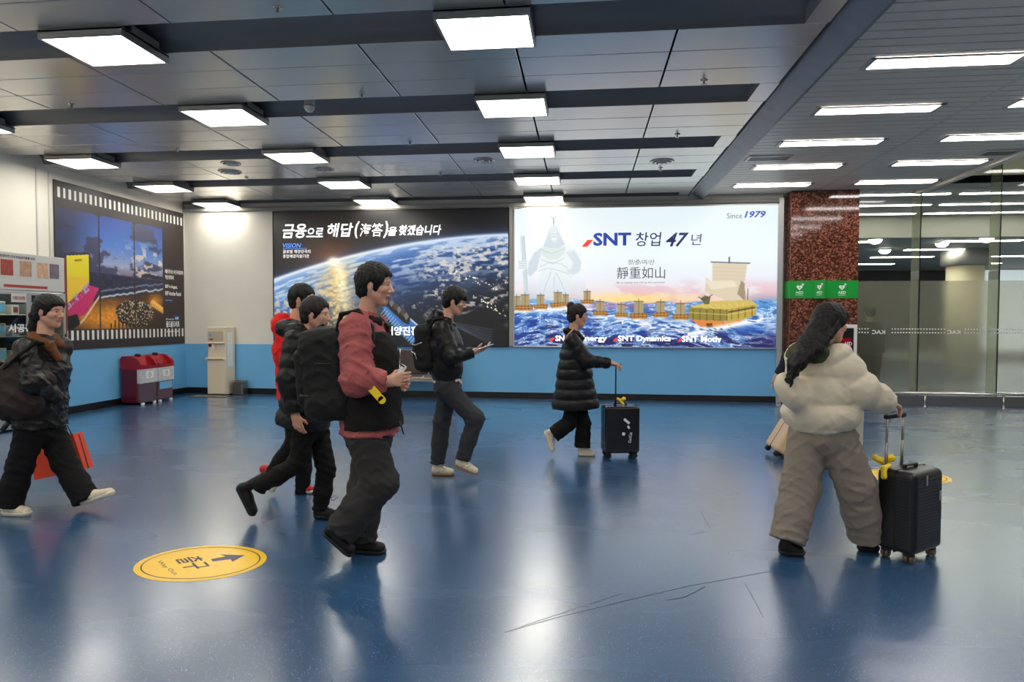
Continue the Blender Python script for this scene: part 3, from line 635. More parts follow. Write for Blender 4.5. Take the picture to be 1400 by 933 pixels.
def slash(u): q = MB(); q.quad(*[f(a, b)+Vector((0, -0.004, 0)) for a, b in ((u, 183), (u+4, 183), (u+8, 178), (u+4, 178))]); q.build('red_slash', M['red_ink'], t)
slash(50); put(t, f, 'SNT', 58, 175, 78, 183, LI, 0, 0.03); put(t, f, 'Energy', 93, 175, 130, 184.5, LI, 0, 0.025)
slash(138); put(t, f, 'SNT Dynamics', 145, 174.5, 217, 184.5, LI, 0, 0.025); slash(226); put(t, f, 'SNT Motiv', 232, 174.5, 285, 183, LI, 0, 0.025)
# --- film strip print on the left wall (not backlit)
fy0, fy1, fz0, fz1 = 8.80, 11.90, 0.972, 3.50
t = empty('film_poster', (XL, (fy0+fy1)/2, fz0), 'large dark film-strip poster of a beach at dusk on the left wall', 'poster')
MB().box(XL+0.012, XL+0.022, fy0, fy1, fz0, fz1).build('backing_board', M['black'], t)
W_, H_ = 310.0, 253.0
fx = XL+0.0225
f = lambda u, v: Vector((fx, fy0+(fy1-fy0)*u/W_, fz1-(fz1-fz0)*v/H_))
P = Paint(W_, H_, (50, 40, 42), 1.0); x, y = P.x, P.y
n = 29
for k in range(n):
    cx = 9+k*(W_-16)/(n-1)
    for cy in (17, H_-22): P.mix(((np.abs(x-cx) < 2.5)*(np.abs(y-cy) < 7.5)*((np.abs(x-cx)+np.abs(y-cy)) < 9.6)).astype(float), (232, 234, 228))
img = ((x > 2)*(x < 246)*(y > 38+(np.clip(8-np.abs(x-88), 0, 8)+np.clip(8-np.abs(x-170), 0, 8))*0.6)*(y < 222)).astype(float)
c = fbm(x/36, y/16, 61, 5); c2 = fbm(x/14, y/8, 66, 5)
sky = P.grad(np.clip((y-38)/92, 0, 1), [(0, (60, 92, 168)), (0.5, (96, 140, 208)), (0.85, (170, 180, 210)), (1, (150, 140, 160))])
im = sky; m_ = lambda m, col: im*(1-m[..., None])+np.array(col)/255.0*m[..., None]
im = m_(ss(0.50, 0.60, c), (88, 92, 124)); im = m_(ss(0.56, 0.6, c2)*ss(60, 100, y)*ss(110, 190, x)*0.8, (240, 220, 206)); im = m_(ss(90, 10, x)*0.75, (58, 56, 84))
im = m_(ss(128, 131, y-0.02*x), (54, 58, 86)); im = m_((ss(128, 131, y)*ss(0.56, 0.66, fbm(x/12, y/3, 5, 3))*0.4), (90, 100, 140))
sl = 182-0.13*x
for off, a in ((-14, 0.5), (-4, 1.0)): im = m_(np.exp(-((y-sl+off*-1-6+fbm(x/8, y*0, 4, 2)*4)/1.6)**2)*a*(x > 90), (226, 234, 240))
sand = ss(0, 3, y-sl-2)
gl = np.clip(np.exp(-((x-120)/55)**2-((y-205)/30)**2)+0.8*np.exp(-((x-225)/22)**2-((y-172)/12)**2)+0.6*np.exp(-((x-50)/40)**2-((y-200)/22)**2), 0, 1)
sc_ = P.grad(gl, [(0, (70, 56, 44)), (0.4, (150, 104, 50)), (1, (240, 168, 62))])
sp = (0.85+0.3*fbm(x/5, y/4, 9, 4))[..., None]; im = im*(1-sand[..., None])+sc_*sp*sand[..., None]
im = np.clip(im, 0, 1)**1.25; P.c = P.c*(1-img[..., None])+im*img[..., None]
P.poly([(188, 128), (200, 124), (246, 128), (246, 134), (188, 132)], (40, 40, 60), 1, 1)
P.poly([(22, 110), (66, 104), (66, 150), (22, 182)], (232, 214, 40), 1, 0); P.mix(((x > 22)*(x < 66)*(y > 140)*(y < 182-0.75*(x-22))).astype(float)*0.5, (240, 180, 70)); P.line([(22, 109), (67, 103), (67, 150), (22, 184)], 1.2, (30, 24, 30)); P.line([(38, 116), (50, 114)], 3, (150, 120, 40))
P.poly([(22, 184), (66, 152), (86, 156), (60, 196), (36, 206), (24, 200)], (206, 44, 110), 1, 0); P.mix(ss(0.5, 0.6, fbm(x/3, y/3, 3, 2))*((x > 22)*(x < 66)*(np.abs(y-(186-0.75*(x-22))) < 7)).astype(float), (180, 160, 200)); P.line([(88, 168), (54, 206), (44, 214)], 3.0, (236, 210, 170))
P.poly([(22, 202), (40, 198), (46, 214), (30, 222), (22, 222)], (24, 20, 24), 1, 1)
P.poly([(210, 176), (216, 170), (246, 184), (246, 196), (212, 182)], (255, 196, 92), 1, 1)
for k in range(8): P.line([(214+k*4, 176+k*2), (214+k*4, 186+k*2)], 1.2, (120, 70, 30), 0.8)
bl = ((x-170)/48)**2+((y-196)/24)**2; bm_ = (bl < 1+0.4*(c2-0.5)).astype(float); P.mix(bm_, (38, 30, 28)); P.mix(bm_*ss(0.58, 0.66, fbm(x/2.4, y/2.2, 91, 2)), (214, 190, 150))
P.line([(170, 210), (170, 232)], 2, (30, 24, 24)); P.line([(204, 206), (204, 232)], 2, (30, 24, 24)); P.line([(150, 214), (206, 218)], 2.5, (40, 32, 30))
for k in range(7): P.line([(112+k*9, 214-(k % 3)*5), (112+k*9, 220)], 3, (26, 20, 20))
P.mix(((np.abs(x-88) < 1.6)*(y > 40)*(y < 222)).astype(float), (50, 40, 42)); P.mix(((np.abs(x-170) < 1.4)*(y > 40)*(y < 222)).astype(float), (50, 40, 42))
P.mix(((y > 222)*(y < H_-32)).astype(float), (50, 40, 42))
P.build('printed_face', M['film'], f(0, 0), f(W_, 0)-f(0, 0), f(0, H_)-f(0, 0), t)
def putf(body, u0, v0, u1, v1, m=None, bold=0.02):
    a = f(u0, v1); lettering(body, a+Vector((0.002, 0, 0)), (0, 1, 0), (0, 0, 1), (u1-u0)/W_*(fy1-fy0), (v1-v0)/H_*(fz1-fz0), m or M['white_ink'], t, bold=bold)
putf('8월에 만나는 부산국제영화제', 252, 112, 306, 120); putf('작은영화제', 252, 123, 277, 131); putf('BIFF in August,', 252, 141, 288, 149); putf('BIFF Another Round', 252, 153, 299, 161)
putf('커뮤니티비프', 252, 169, 272, 171.5, M['sky_ink'], 0)
putf('BIFF Another Round', 253, 204, 276, 207); putf('올드올드비프', 253, 209, 293, 221, bold=0.03); putf('2023.8.25(FRI) - 8.26(SAT)', 254, 227, 293, 231)
q = MB(); q.quad(*[f(a, b)+Vector((0.0015, 0, 0)) for a, b in ((279, 207), (292, 207), (292, 200), (279, 200))]); q.build('blue_badge', mat('badge_blue', srgb(40, 120, 210), 0.5), t); putf('biff', 281, 202, 290, 205.5)

# ------------------------------------------------------------------ furniture along the walls
# display case at the left edge, facing the hall
VX, VY0, VY1 = -7.30, 6.30, 8.42
M['case_metal'] = mat('case_metal', srgb(196, 196, 192), 0.3, metal=0.7)
M['case_dark'] = mat('case_interior', srgb(30, 32, 36), 0.5)
CASE_FILL = mat('added_case_fill', (1, 1, 1, 1), .5, emis=(.95, .97, 1, 1), es=7)  # glow for the fill strip added inside the display case
M['header'] = mat('header_board', srgb(206, 204, 198), 0.35)
M['rust'] = mat('rust_edge', srgb(150, 62, 40), 0.5)
t = empty('display_case', (VX, (VY0+VY1)/2, 0), 'tall glass-fronted display case with photo header against the left wall', 'display case')
MB().box(XL+0.03, VX-0.02, VY0, VY1, 0.02, 0.62, 0.004).box(XL+0.03, VX-0.02, VY0, VY1, 1.80, 2.30, 0.004).box(XL+0.03, XL+0.06, VY0, VY1, 0.62, 1.80).box(XL+0.06, VX-0.02, VY1-0.03, VY1, 0.62, 1.80).box(XL+0.06, VX-0.02, VY0, VY0+0.03, 0.62, 1.80).build('cabinet_body', M['case_metal'], t)
MB().box(XL+0.061, XL+0.066, VY0+0.03, VY1-0.03, 0.62, 1.80).build('back_panel', M['case_dark'], t)
MB().box(VX-0.02, VX, VY0, VY1, 1.82, 2.30, 0.004).build('header_panel', M['header'], t)
MB().box(VX-0.02, VX+0.005, VY1, VY1+0.03, 0.62, 2.30, 0.003).build('side_trim', M['rust'], t)
MB().box(VX-0.02, VX, VY0, VY1, 0.03, 0.60, 0.006).build('lower_panel', M['case_metal'], t)
MB().box(VX-0.10, VX-0.05, VY0+0.05, VY1-0.05, 1.775, 1.795).build('added_case_fill', CASE_FILL, t)  # added glowing strip, brightens the cartons on the shelves
for z in (0.90, 1.22, 1.50): MB().box(XL+0.07, VX-0.04, VY0+0.03, VY1-0.03, z-0.012, z, 0.002).build('shelf', M['chrome'], t)
for a, b in ((VY0, 7.0), (7.0, 7.82), (7.82, VY1)):
    fr = MB()
    for q in ((a, a+.035, .62, 1.80), (b-.035, b, .62, 1.80), (a+.035, b-.035, .62, .66), (a+.035, b-.035, 1.76, 1.80)): fr.box(VX-.02, VX+.006, *q, 0.003)
    d = fr.build('door_frame', M['case_metal'], t)
    MB().box(VX-.010, VX-.004, a+.035, b-.035, .66, 1.76).build('glass_pane', M['glass'], d)
    MB().box(VX+.006, VX+.03, b-.03, b-.012, 1.12, 1.24, 0.003).build('handle', M['chrome'], d)
cols_ = [(130, 60, 56), (176, 150, 140), (166, 72, 58), (190, 150, 120), (216, 170, 140), (120, 110, 120)]
yy = [6.95, 7.22, 7.50, 7.78, 8.05, 8.25]
for k, yv in enumerate(yy):
    pc = mat('photo_print', srgb(*cols_[k]), 0.3, var=0.5, vs=22)
    MB().box(VX, VX+.002, yv-0.09, yv+0.09 if k < 5 else yv+0.07, 2.0, 2.2).build('photo_print', pc, t)
MB().box(VX, VX+.002, 7.45, 8.12, 1.85, 1.885).build('red_strip', mat('red_strip', srgb(170, 60, 52), 0.4), t)
lettering('항공보안 기내 반입금지물품 안내', (VX+.003, 7.40, 2.225), (0, 1, 0), (0, 0, 1), 0.52, 0.035, M['ink_brown'], t, bold=0.02)
MB().box(VX+.004, VX+.008, 7.55, 7.77, 1.66, 1.78).build('paper_sign', M['header'], t)
lettering('다용도보관함', (VX+.009, 7.57, 1.69), (0, 1, 0), (0, 0, 1), 0.18, 0.05, M['rust'], t, bold=0.03)
lettering('시공동사', (VX+.001, 7.50, 1.27), (0, 1, 0), (0, 0, 1), 0.50, 0.11, M['white_ink'], t, bold=0.03)
for (zb_, zn) in ((1.50, 'top'), (1.22, 'middle'), (0.90, 'bottom'), (0.62, 'floor')):
    for i, yv in enumerate((7.14, 7.34, 7.54, 7.74, 7.98, 8.18)):
        o = empty('display_item', (VX-0.2, yv, zb_), 'pale boxed item on the %s shelf of the glass case, %s from the left' % (zn, ('first', 'second', 'third', 'fourth', 'fifth', 'sixth')[i]), 'box', 'items shown in the display case')
        h = 0.13+0.02*((i*7) % 3)
        MB().box(VX-0.26, VX-0.12, yv-0.055, yv+0.055, zb_+0.0005, zb_+h, 0.008, 2).build('carton', M['header'] if i % 2 else M['case_metal'], o)
        MB().box(VX-0.12, VX-0.118, yv-0.035, yv+0.035, zb_+0.03, zb_+h-0.03).build('carton_label', M['dado'] if i % 3 else M['rust'], o)

# recycling bins on the left wall
M['bin_red'] = mat('bin_red_plastic', srgb(150, 14, 30), 0.22, var=0.1, vs=6)
M['bin_body'] = mat('bin_body_plastic', srgb(96, 74, 84), 0.25, coat=0.4)
M['bin_maroon'] = mat('bin_side', srgb(92, 14, 34), 0.3)
M['plastic_bag'] = mat('clear_plastic_bag', srgb(200, 198, 200), 0.15, var=0.25, vs=14, bump=0.9, bs=16)
names_ = ['nearest to the viewer', 'farther one, towards the corner']
BX0, BX1 = XL+0.06, -7.38
for k in range(2):
    y0 = 10.06+k*0.445; y1 = y0+0.44
    t = empty('recycling_bin', ((BX0+BX1)/2, (y0+y1)/2, 0), 'red-topped recycling bin on the left wall, %s' % names_[k], 'bin', 'row of red-topped recycling bins')
    MB().box(BX0, BX1-0.05, y0, y1, 0.03, 0.62, 0.03, 2).build('body', M['bin_maroon'], t)
    MB().box(BX1-0.07, BX1, y0+0.012, y1-0.012, 0.03, 0.60, 0.028, 3).build('front_tub', M['bin_body'], t)
    # hood: profile in x-z, bulging forward and open at the mouth
    cxz = [(BX0, 0.60), (BX1+0.01, 0.60), (BX1+0.015, 0.68), (BX1-0.03, 0.75), (BX1-0.10, 0.80), (BX1-0.2, 0.825), (BX0+0.03, 0.82), (BX0, 0.78)]
    MB().prism(cxz, y0+0.002, y0+0.06).prism(cxz, y1-0.06, y1-0.002).prism([(x_, z_) for x_, z_ in [(BX0, 0.60), (BX1+0.01, 0.60), (BX1+0.012, 0.655), (BX1-0.06, 0.655), (BX1-0.18, 0.82), (BX0+0.03, 0.82), (BX0, 0.78)]], y0+0.058, y1-0.058).build('hood', M['bin_red'], t)
    MB().box(BX1-0.17, BX1-0.055, y0+0.062, y1-0.062, 0.652, 0.66).build('mouth', M['black'], t)
    b = MB().box(BX1-0.06, BX1+0.012, y0+0.004, y1-0.004, 0.36, 0.605, 0.012, 3)
    for v in b.bm.verts: v.co.x += 0.006*math.sin(v.co.z*60+v.co.y*40)
    b.build('bag_fold', M['plastic_bag'], t)
    for yy_ in (y0+0.07, y1-0.07): MB().box(BX1-0.03, BX1+0.006, yy_-0.03, yy_+0.03, 0.0, 0.035, 0.006).build('foot', M['white'], t)
    MB().lathe([(0.05, 0), (0.05, 0.02), (0.03, 0.035)], 16, Matrix.Translation((BX0+0.16, (y0+y1)/2, 0.82))).build('lid_knob', M['black'], t)
    s_ = MB().box(BX1+0.0125, BX1+0.0145, y0+0.12, y1-0.12, 0.44, 0.56, 0.0005).build('recycling_sticker', M['white'], t)
    if k == 1: MB().box(BX1+0.001, BX1+0.003, y0+0.05, y1-0.05, 0.22, 0.35).build('paper_notice', M['dado'], t)
    tri = MB()
    for a in range(3):
        a0 = PI/2+a*2*PI/3; a1 = a0+2*PI/3*0.72; yc = (y0+y1)/2
        tri.tube([(BX1+0.016, yc+0.032*math.cos(a0), 0.50+0.04*math.sin(a0)), (BX1+0.016, yc+0.032*math.cos(a1), 0.50+0.04*math.sin(a1))], 0.004, 6)
    tri.build('recycling_mark', M['black'], t)

# water dispenser, its steel bin and the mat
M['beige'] = mat('dispenser_beige', srgb(222, 208, 182), 0.4)
M['beige_dark'] = mat('dispenser_panel', srgb(186, 176, 154), 0.4)
dx0, dx1, dy0, dy1, dh = -7.11, -6.745, 11.55, 11.90, 1.30
t = empty('water_dispenser', ((dx0+dx1)/2, (dy0+dy1)/2, 0), 'tall beige water dispenser against the back wall', 'water dispenser')
MB().box(dx0, dx1, dy0+0.03, dy1, 0.02, dh, 0.012, 2).build('cabinet_body', M['beige'], t)
MB().box(dx0+0.005, dx1-0.005, dy0, dy0+0.03, 0.03, 0.69, 0.008, 2).build('lower_door', M['beige'], t)
MB().box(dx0+0.005, dx1-0.005, dy0+0.005, dy0+0.03, 1.0, dh-0.005, 0.008, 2).build('upper_panel', M['beige'], t)
MB().box(dx0+0.03, dx1-0.04, dy0, dy0+0.006, 1.03, 1.22, 0.002).build('control_panel', M['beige_dark'], t)
MB().box(dx0+0.05, dx0+0.10, dy0-0.002, dy0, 1.12, 1.17).build('blue_sticker', M['dado'], t)
MB().box(dx0+0.06, dx0+0.13, dy0-0.002, dy0, 1.055, 1.085).build('red_sticker', M['rust'], t)
MB().box(dx0-0.01, dx1-0.03, dy0-0.04, dy0+0.03, 0.69, 0.72, 0.006).build('drip_tray', M['beige'], t)
MB().box(dx0+0.01, dx1-0.02, dy0-0.02, dy0+0.03, 0.985, 1.01, 0.006).build('visor', M['beige'], t)
for k, xx in enumerate((dx0+0.12, dx0+0.25)):
    MB().tube([(xx, dy0+0.03, 0.965), (xx, dy0-0.01, 0.96), (xx, dy0-0.012, 0.92)], 0.010, 10).build('tap', M['white'], t)
    MB().box(xx-0.02, xx+0.02, dy0-0.004, dy0+0.03, 0.87, 0.93, 0.004).build('tap_lever', M['white'], t)
MB().lathe([(0.03, 0), (0.03, 0.008)], 20, Matrix.Translation((dx0+0.05, dy0+0.028, 0.95)) @ Matrix.Rotation(PI/2, 4, 'X')).build('red_badge', M['bin_red'], t)
MB().box(dx1-0.001, dx1+0.001, dy0+0.08, dy1-0.08, 0.55, 1.20).build('side_notice', M['white'], t)
def perf_bin():
    t = empty('waste_bin', (-6.57, 11.76, 0), 'small square steel waste bin beside the water dispenser', 'bin')
    MB().box(-6.68, -6.46, 11.66, 11.86, 0.0, 0.26, 0.02, 2).build('body', mat('brushed_bin', srgb(140, 134, 126), 0.25, metal=0.9, var=0.2, vs=30), t)
    MB().box(-6.685, -6.455, 11.655, 11.865, 0.255, 0.275, 0.006).build('rim', M['chrome'], t)
    MB().box(-6.655, -6.485, 11.685, 11.835, 0.274, 0.277).build('opening', M['black'], t)
perf_bin()
t = empty('door_mat', (-6.95, 11.42, 0), 'thin brown mat on the floor before the dispenser', 'mat')
MB().box(-7.30, -6.62, 11.30, 11.54, 0.001, 0.010, 0.003).build('mat_surface', mat('mat_brown', srgb(120, 108, 96), 0.9, var=0.2, vs=60, bump=0.5), t)
MB().box(-7.32, -6.60, 11.28, 11.56, 0.0005, 0.006, 0.002).build('mat_border', M['black'], t)

# bench seats against the back wall
M['seat'] = mat('seat_vinyl', srgb(74, 64, 62), 0.45, var=0.06, vs=8, bump=0.1, bs=80)
M['rail'] = mat('bench_metal', srgb(206, 196, 180), 0.25, metal=0.8)
t = empty('waiting_bench', (-3.1, 11.5, 0), 'row of dark padded waiting seats on a steel frame at the back wall', 'bench')
for k in range(3):
    x0 = -3.92+k*0.54
    MB().box(x0+0.012, x0+0.528, 11.60, 11.66, 0.45, 0.90, 0.022, 3).build('backrest', M['seat'], t)
    MB().box(x0+0.012, x0+0.528, 11.18, 11.62, 0.39, 0.45, 0.022, 3).build('seat', M['seat'], t)
for k in range(4):
    x0 = -3.92+k*0.54-0.006
    MB().tube([(x0, 11.16, 0.44), (x0, 11.55, 0.42), (x0, 11.61, 0.47), (x0, 11.665, 0.91)], 0.012, 8).build('armrest_frame', M['rail'], t)
MB().box(-3.95, -2.28, 11.40, 11.46, 0.33, 0.385, 0.006).build('crossbar', M['rail'], t)
MB().box(-3.95, -2.28, 11.15, 11.17, 0.40, 0.43, 0.004).build('front_rail', M['rail'], t)
for x0 in (-3.85, -2.42):
    MB().tube([(x0, 11.43, 0.34), (x0, 11.43, 0.02)], 0.022, 10).box(x0-0.025, x0+0.025, 11.15, 11.70, 0.0, 0.025, 0.004).build('leg', M['rail'], t)

# defibrillator cabinet in front of the pillar
t = empty('defibrillator_cabinet', (4.42, 11.45, 0), 'white defibrillator cabinet on a pedestal at the granite pillar', 'cabinet')
ax0, ax1 = 4.16, at(1173, 460, 11.4).x
MB().box(ax0, ax1, 11.42, 11.655, 0.74, at(1160, 444, 11.42).z, 0.01, 2).build('housing', M['white'], t)
z1 = at(1160, 444, 11.42).z
MB().box(ax0+0.05, ax1-0.06, 11.412, 11.42, 0.90, z1-0.06, 0.003).build('door', M['black'], t)
MB().box(ax0+0.10, ax1-0.10, 11.405, 11.412, 0.95, 1.17, 0.01).build('defibrillator_pack', M['bin_red'], t)
lettering('AED', (ax0+0.14, 11.404, 1.04), (1, 0, 0), (0, 0, 1), 0.13, 0.06, M['white_sign'], t, bold=0.03)
MB().box(ax0+0.03, ax1-0.001, 11.46, 11.64, 0.03, 0.735, 0.01).build('pedestal', M['white'], t)
MB().box(ax0-0.04, ax1, 11.44, 11.655, 0.0, 0.03, 0.006).build('base_plate', M['white'], t)

# floor decals
def decal(cx, cy, rx, ry, rz, label, text=True):
    t = empty('floor_decal', (cx, cy, 0), label, 'floor sign', None)
    def disc(a, b, z, m, nm, hole=None):
        q = MB(); n = 72; T = Matrix.Rotation(rz, 3, 'Z'); o = []
        for k in range(n): o.append(Vector((cx, cy, z))+T @ Vector((a*math.cos(2*PI*k/n), b*math.sin(2*PI*k/n), 0)))
        if hole:
            i_ = [Vector((cx, cy, z))+T @ Vector((hole[0]*math.cos(2*PI*k/n), hole[1]*math.sin(2*PI*k/n), 0)) for k in range(n)]
            vo = [q.bm.verts.new(p) for p in o]; vi = [q.bm.verts.new(p) for p in i_]
            for k in range(n): q.bm.faces.new((vo[k], vo[(k+1) % n], vi[(k+1) % n], vi[k]))
        else: q.bm.faces.new([q.bm.verts.new(p) for p in o])
        q.build(nm, m, t)
    disc(rx, ry, 0.0012, M['yellow'], 'yellow_disc'); disc(rx-0.035, ry-0.035, 0.0018, M['ink_brown'], 'ring_line', (rx-0.043, ry-0.043))
    return t
t = decal(-2.262, 3.595, 0.375, 0.29, 0.07, 'round yellow Way Out floor sign with arrow, in the left foreground')
def floor_poly(pts, m, nm, t): q = MB(); q.bm.faces.new([q.bm.verts.new(onfloor(a, b, 0.002)) for a, b in pts]); q.build(nm, m, t)
z_ = lambda X, Y: (160+X/5.833, 720+Y/5.833)
floor_poly([z_(*p) for p in ((747, 262), (865, 240), (820, 224), (1020, 230), (920, 283), (905, 262), (765, 280))], M['ink_arrow'], 'arrow', t)
def floor_text(body, p0, p1, p2, m, t, bold):
    """p0 lower-left, p1 lower-right, p2 upper-left corner of the text block on the floor"""
    a, b, c = (onfloor(*z_(*p), 0.002) for p in (p0, p1, p2))
    o = lettering(body, (0, 0, 0), (1, 0, 0), (0, 1, 0), 1, 1, m, t, bold=bold, depth=0.0)
    me = o.data; u, v = b-a, c-a
    for q in me.vertices: q.co = a+u*q.co.x+v*q.co.y
    return o
floor_text('출구', (455, 262), (548, 352), (662, 232), M['ink_brown'], t, 0.01)
floor_text('Way Out', (305, 285), (445, 393), (352, 272), M['ink_brown'], t, 0.0)
decal(2.98, 6.40, 0.385, 0.29, 0.05, 'round yellow floor sign partly hidden behind the black suitcase on the right')
# scuffs and sheet joints in the floor
def scuff(pts, w):
    q = MB(); P3 = [onfloor(a, b, 0.0008) for a, b in pts]; L_ = []
    for i, p in enumerate(P3):
        d = (P3[min(i+1, len(P3)-1)]-P3[max(i-1, 0)]).normalized(); s_ = Vector((-d.y, d.x, 0))*w/2; L_.append((q.bm.verts.new(p-s_), q.bm.verts.new(p+s_)))
    for a, b in zip(L_, L_[1:]): q.bm.faces.new((a[0], b[0], b[1], a[1]))
    q.build('scuff', M['ink_brown'], fl)
scuff([(690, 865), (760, 845), (850, 823), (940, 802), (1055, 781)], 0.004); scuff([(712, 857), (770, 838), (850, 812)], 0.003)
scuff([(912, 821), (935, 817), (952, 809), (964, 802)], 0.006); scuff([(958, 700), (971, 722)], 0.002); scuff([(942, 731), (970, 727)], 0.003); scuff([(1018, 797), (1044, 845)], 0.002)
# ------------------------------------------------------------------ soft bodies: distance fields turned into one smooth surface
def V3(*a): return np.array(a, float)
def unit(a): a = np.asarray(a, float); return a/(np.linalg.norm(a)+1e-12)
class Soft:
    """smooth unions of tapered limbs, ellipsoids and rounded boxes, meshed as ONE continuous surface"""
    def __init__(s): s.ops = []; s.disp = None
    def _add(s, fn, lo, hi, k, op): s.ops.append((fn, np.array(lo, float), np.array(hi, float), k, op)); return s
    def cone(s, a, b, ra, rb, k=0.03, w=None, fa=1.0, fb=1.0, capa=False, capb=False, quilt=None, s0=0.0, op='u'):
        a, b = np.asarray(a, float), np.asarray(b, float); L = np.linalg.norm(b-a)+1e-9; ax = (b-a)/L
        if w is not None: w = np.asarray(w, float); w = unit(w-ax*w.dot(ax))
        def fn(X, Y, Z):
            x, y, z = X-a[0], Y-a[1], Z-a[2]; al = x*ax[0]+y*ax[1]+z*ax[2]; t = np.clip(al/L, 0, 1)
            x, y, z = x-t*L*ax[0], y-t*L*ax[1], z-t*L*ax[2]; r = ra+(rb-ra)*t
            if w is not None:
                q = x*w[0]+y*w[1]+z*w[2]; f = 1/(fa+(fb-fa)*t)-1; x, y, z = x+w[0]*q*f, y+w[1]*q*f, z+w[2]*q*f
            d = np.sqrt(x*x+y*y+z*z)-r
            if quilt: d = d-quilt[1]*np.sqrt(np.abs(np.sin(PI*(al+s0)/quilt[0])))+quilt[1]*0.6
            if capa: d = np.maximum(d, -al)
            if capb: d = np.maximum(d, al-L)
            return d
        m = max(ra*max(fa, 1), rb*max(fb, 1))+0.02; return s._add(fn, np.minimum(a, b)-m, np.maximum(a, b)+m, k, op)
    def chain(s, pts, rad, k=0.03, w=None, f=None, capa=False, capb=False, quilt=None):
        f = f or [1.0]*len(pts); s0 = 0
        for i in range(len(pts)-1):
            s.cone(pts[i], pts[i+1], rad[i], rad[i+1], k, w, f[i], f[i+1], capa and i == 0, capb and i == len(pts)-2, quilt, s0); s0 += np.linalg.norm(np.asarray(pts[i+1])-np.asarray(pts[i]))
        return s
    def ell(s, c, Rm, r, k=0.03, op='u'):
        c = np.asarray(c, float); Rm = np.asarray(Rm, float); r = np.asarray(r, float)
        def fn(X, Y, Z):
            x, y, z = X-c[0], Y-c[1], Z-c[2]; k0 = 0; k1 = 0
            for i in range(3): q = x*Rm[i][0]+y*Rm[i][1]+z*Rm[i][2]; k0 = k0+(q/r[i])**2; k1 = k1+(q/r[i]**2)**2
            k0 = np.sqrt(k0); return k0*(k0-1)/(np.sqrt(k1)+1e-6)
        m = r.max()+0.02; return s._add(fn, c-m, c+m, k, op)
    def rbox(s, c, Rm, h, r, k=0.02, op='u'):
        c = np.asarray(c, float); Rm = np.asarray(Rm, float)
        def fn(X, Y, Z):
            x, y, z = X-c[0], Y-c[1], Z-c[2]; o = 0; mx = -1e9
            for i in range(3): q = np.abs(x*Rm[i][0]+y*Rm[i][1]+z*Rm[i][2])-(h[i]-r); o = o+np.maximum(q, 0)**2; mx = np.maximum(mx, q)
            return np.sqrt(o)+np.minimum(mx, 0)-r
        m = np.linalg.norm(h)+0.02; return s._add(fn, c-m, c+m, k, op)
    def plane(s, c, n, lo, hi):
        """cut away what lies beyond the plane, inside the given box"""
        c, n = np.asarray(c, float), unit(n)
        return s._add(lambda X, Y, Z: (X-c[0])*n[0]+(Y-c[1])*n[1]+(Z-c[2])*n[2], lo, hi, 0, 'i')
    def mesh(s, name, h, m, parent=None, fine=(), color=None):
        us = [o for o in s.ops if o[4] == 'u']; lo = np.min([o[1] for o in us], 0)-2*h; hi = np.max([o[2] for o in us], 0)+2*h
        axes = []
        for a in range(3):
            t = [lo[a]]
            while t[-1] < hi[a]:
                st = h
                for c, rad, hf in fine:
                    if c[a]-rad-h < t[-1] < c[a]+rad: st = min(st, hf)
                t.append(t[-1]+st)
            axes.append(np.array(t, np.float32))
        ax, ay, az = axes; g = np.full((len(ax), len(ay), len(az)), 0.3, np.float32)
        for fn, l, u, k, op in s.ops:
            e = k+2*h; sl = tuple(slice(max(0, np.searchsorted(q, l[i]-e)-1), np.searchsorted(q, u[i]+e)+1) for i, q in enumerate(axes))
            X, Y, Z = ax[sl[0]][:, None, None], ay[sl[1]][None, :, None], az[sl[2]][None, None, :]
            if X.size == 0 or Y.size == 0 or Z.size == 0: continue
            d = fn(X, Y, Z).astype(np.float32); v = g[sl]
            if op == 'u':
                if k > 0: t = np.clip(0.5+0.5*(v-d)/k, 0, 1); g[sl] = v+(d-v)*t-k*t*(1-t)
                else: g[sl] = np.minimum(v, d)
            elif op == 's':
                if k > 0: d = -d; t = np.clip(0.5-0.5*(v-d)/k, 0, 1); g[sl] = v+(d-v)*t+k*t*(1-t)
                else: g[sl] = np.maximum(v, -d)
            else: g[sl] = np.maximum(v, d)
        if s.disp: g += s.disp(ax[:, None, None], ay[None, :, None], az[None, None, :]).astype(np.float32)
        for a in range(3):
            q = [slice(None)]*3; q[a] = 0; g[tuple(q)] = 0.3; q[a] = -1; g[tuple(q)] = 0.3
        P, Q = surface_nets(g, axes); me = mesh_from(name, P, Q)
        if color is not None:
            c = color(P); ca = me.color_attributes.new('print', 'FLOAT_COLOR', 'POINT')
            ca.data.foreach_set('color', np.concatenate([c, np.ones((len(c), 1))], 1).astype(np.float32).ravel())
        return link(name, me, m, parent)
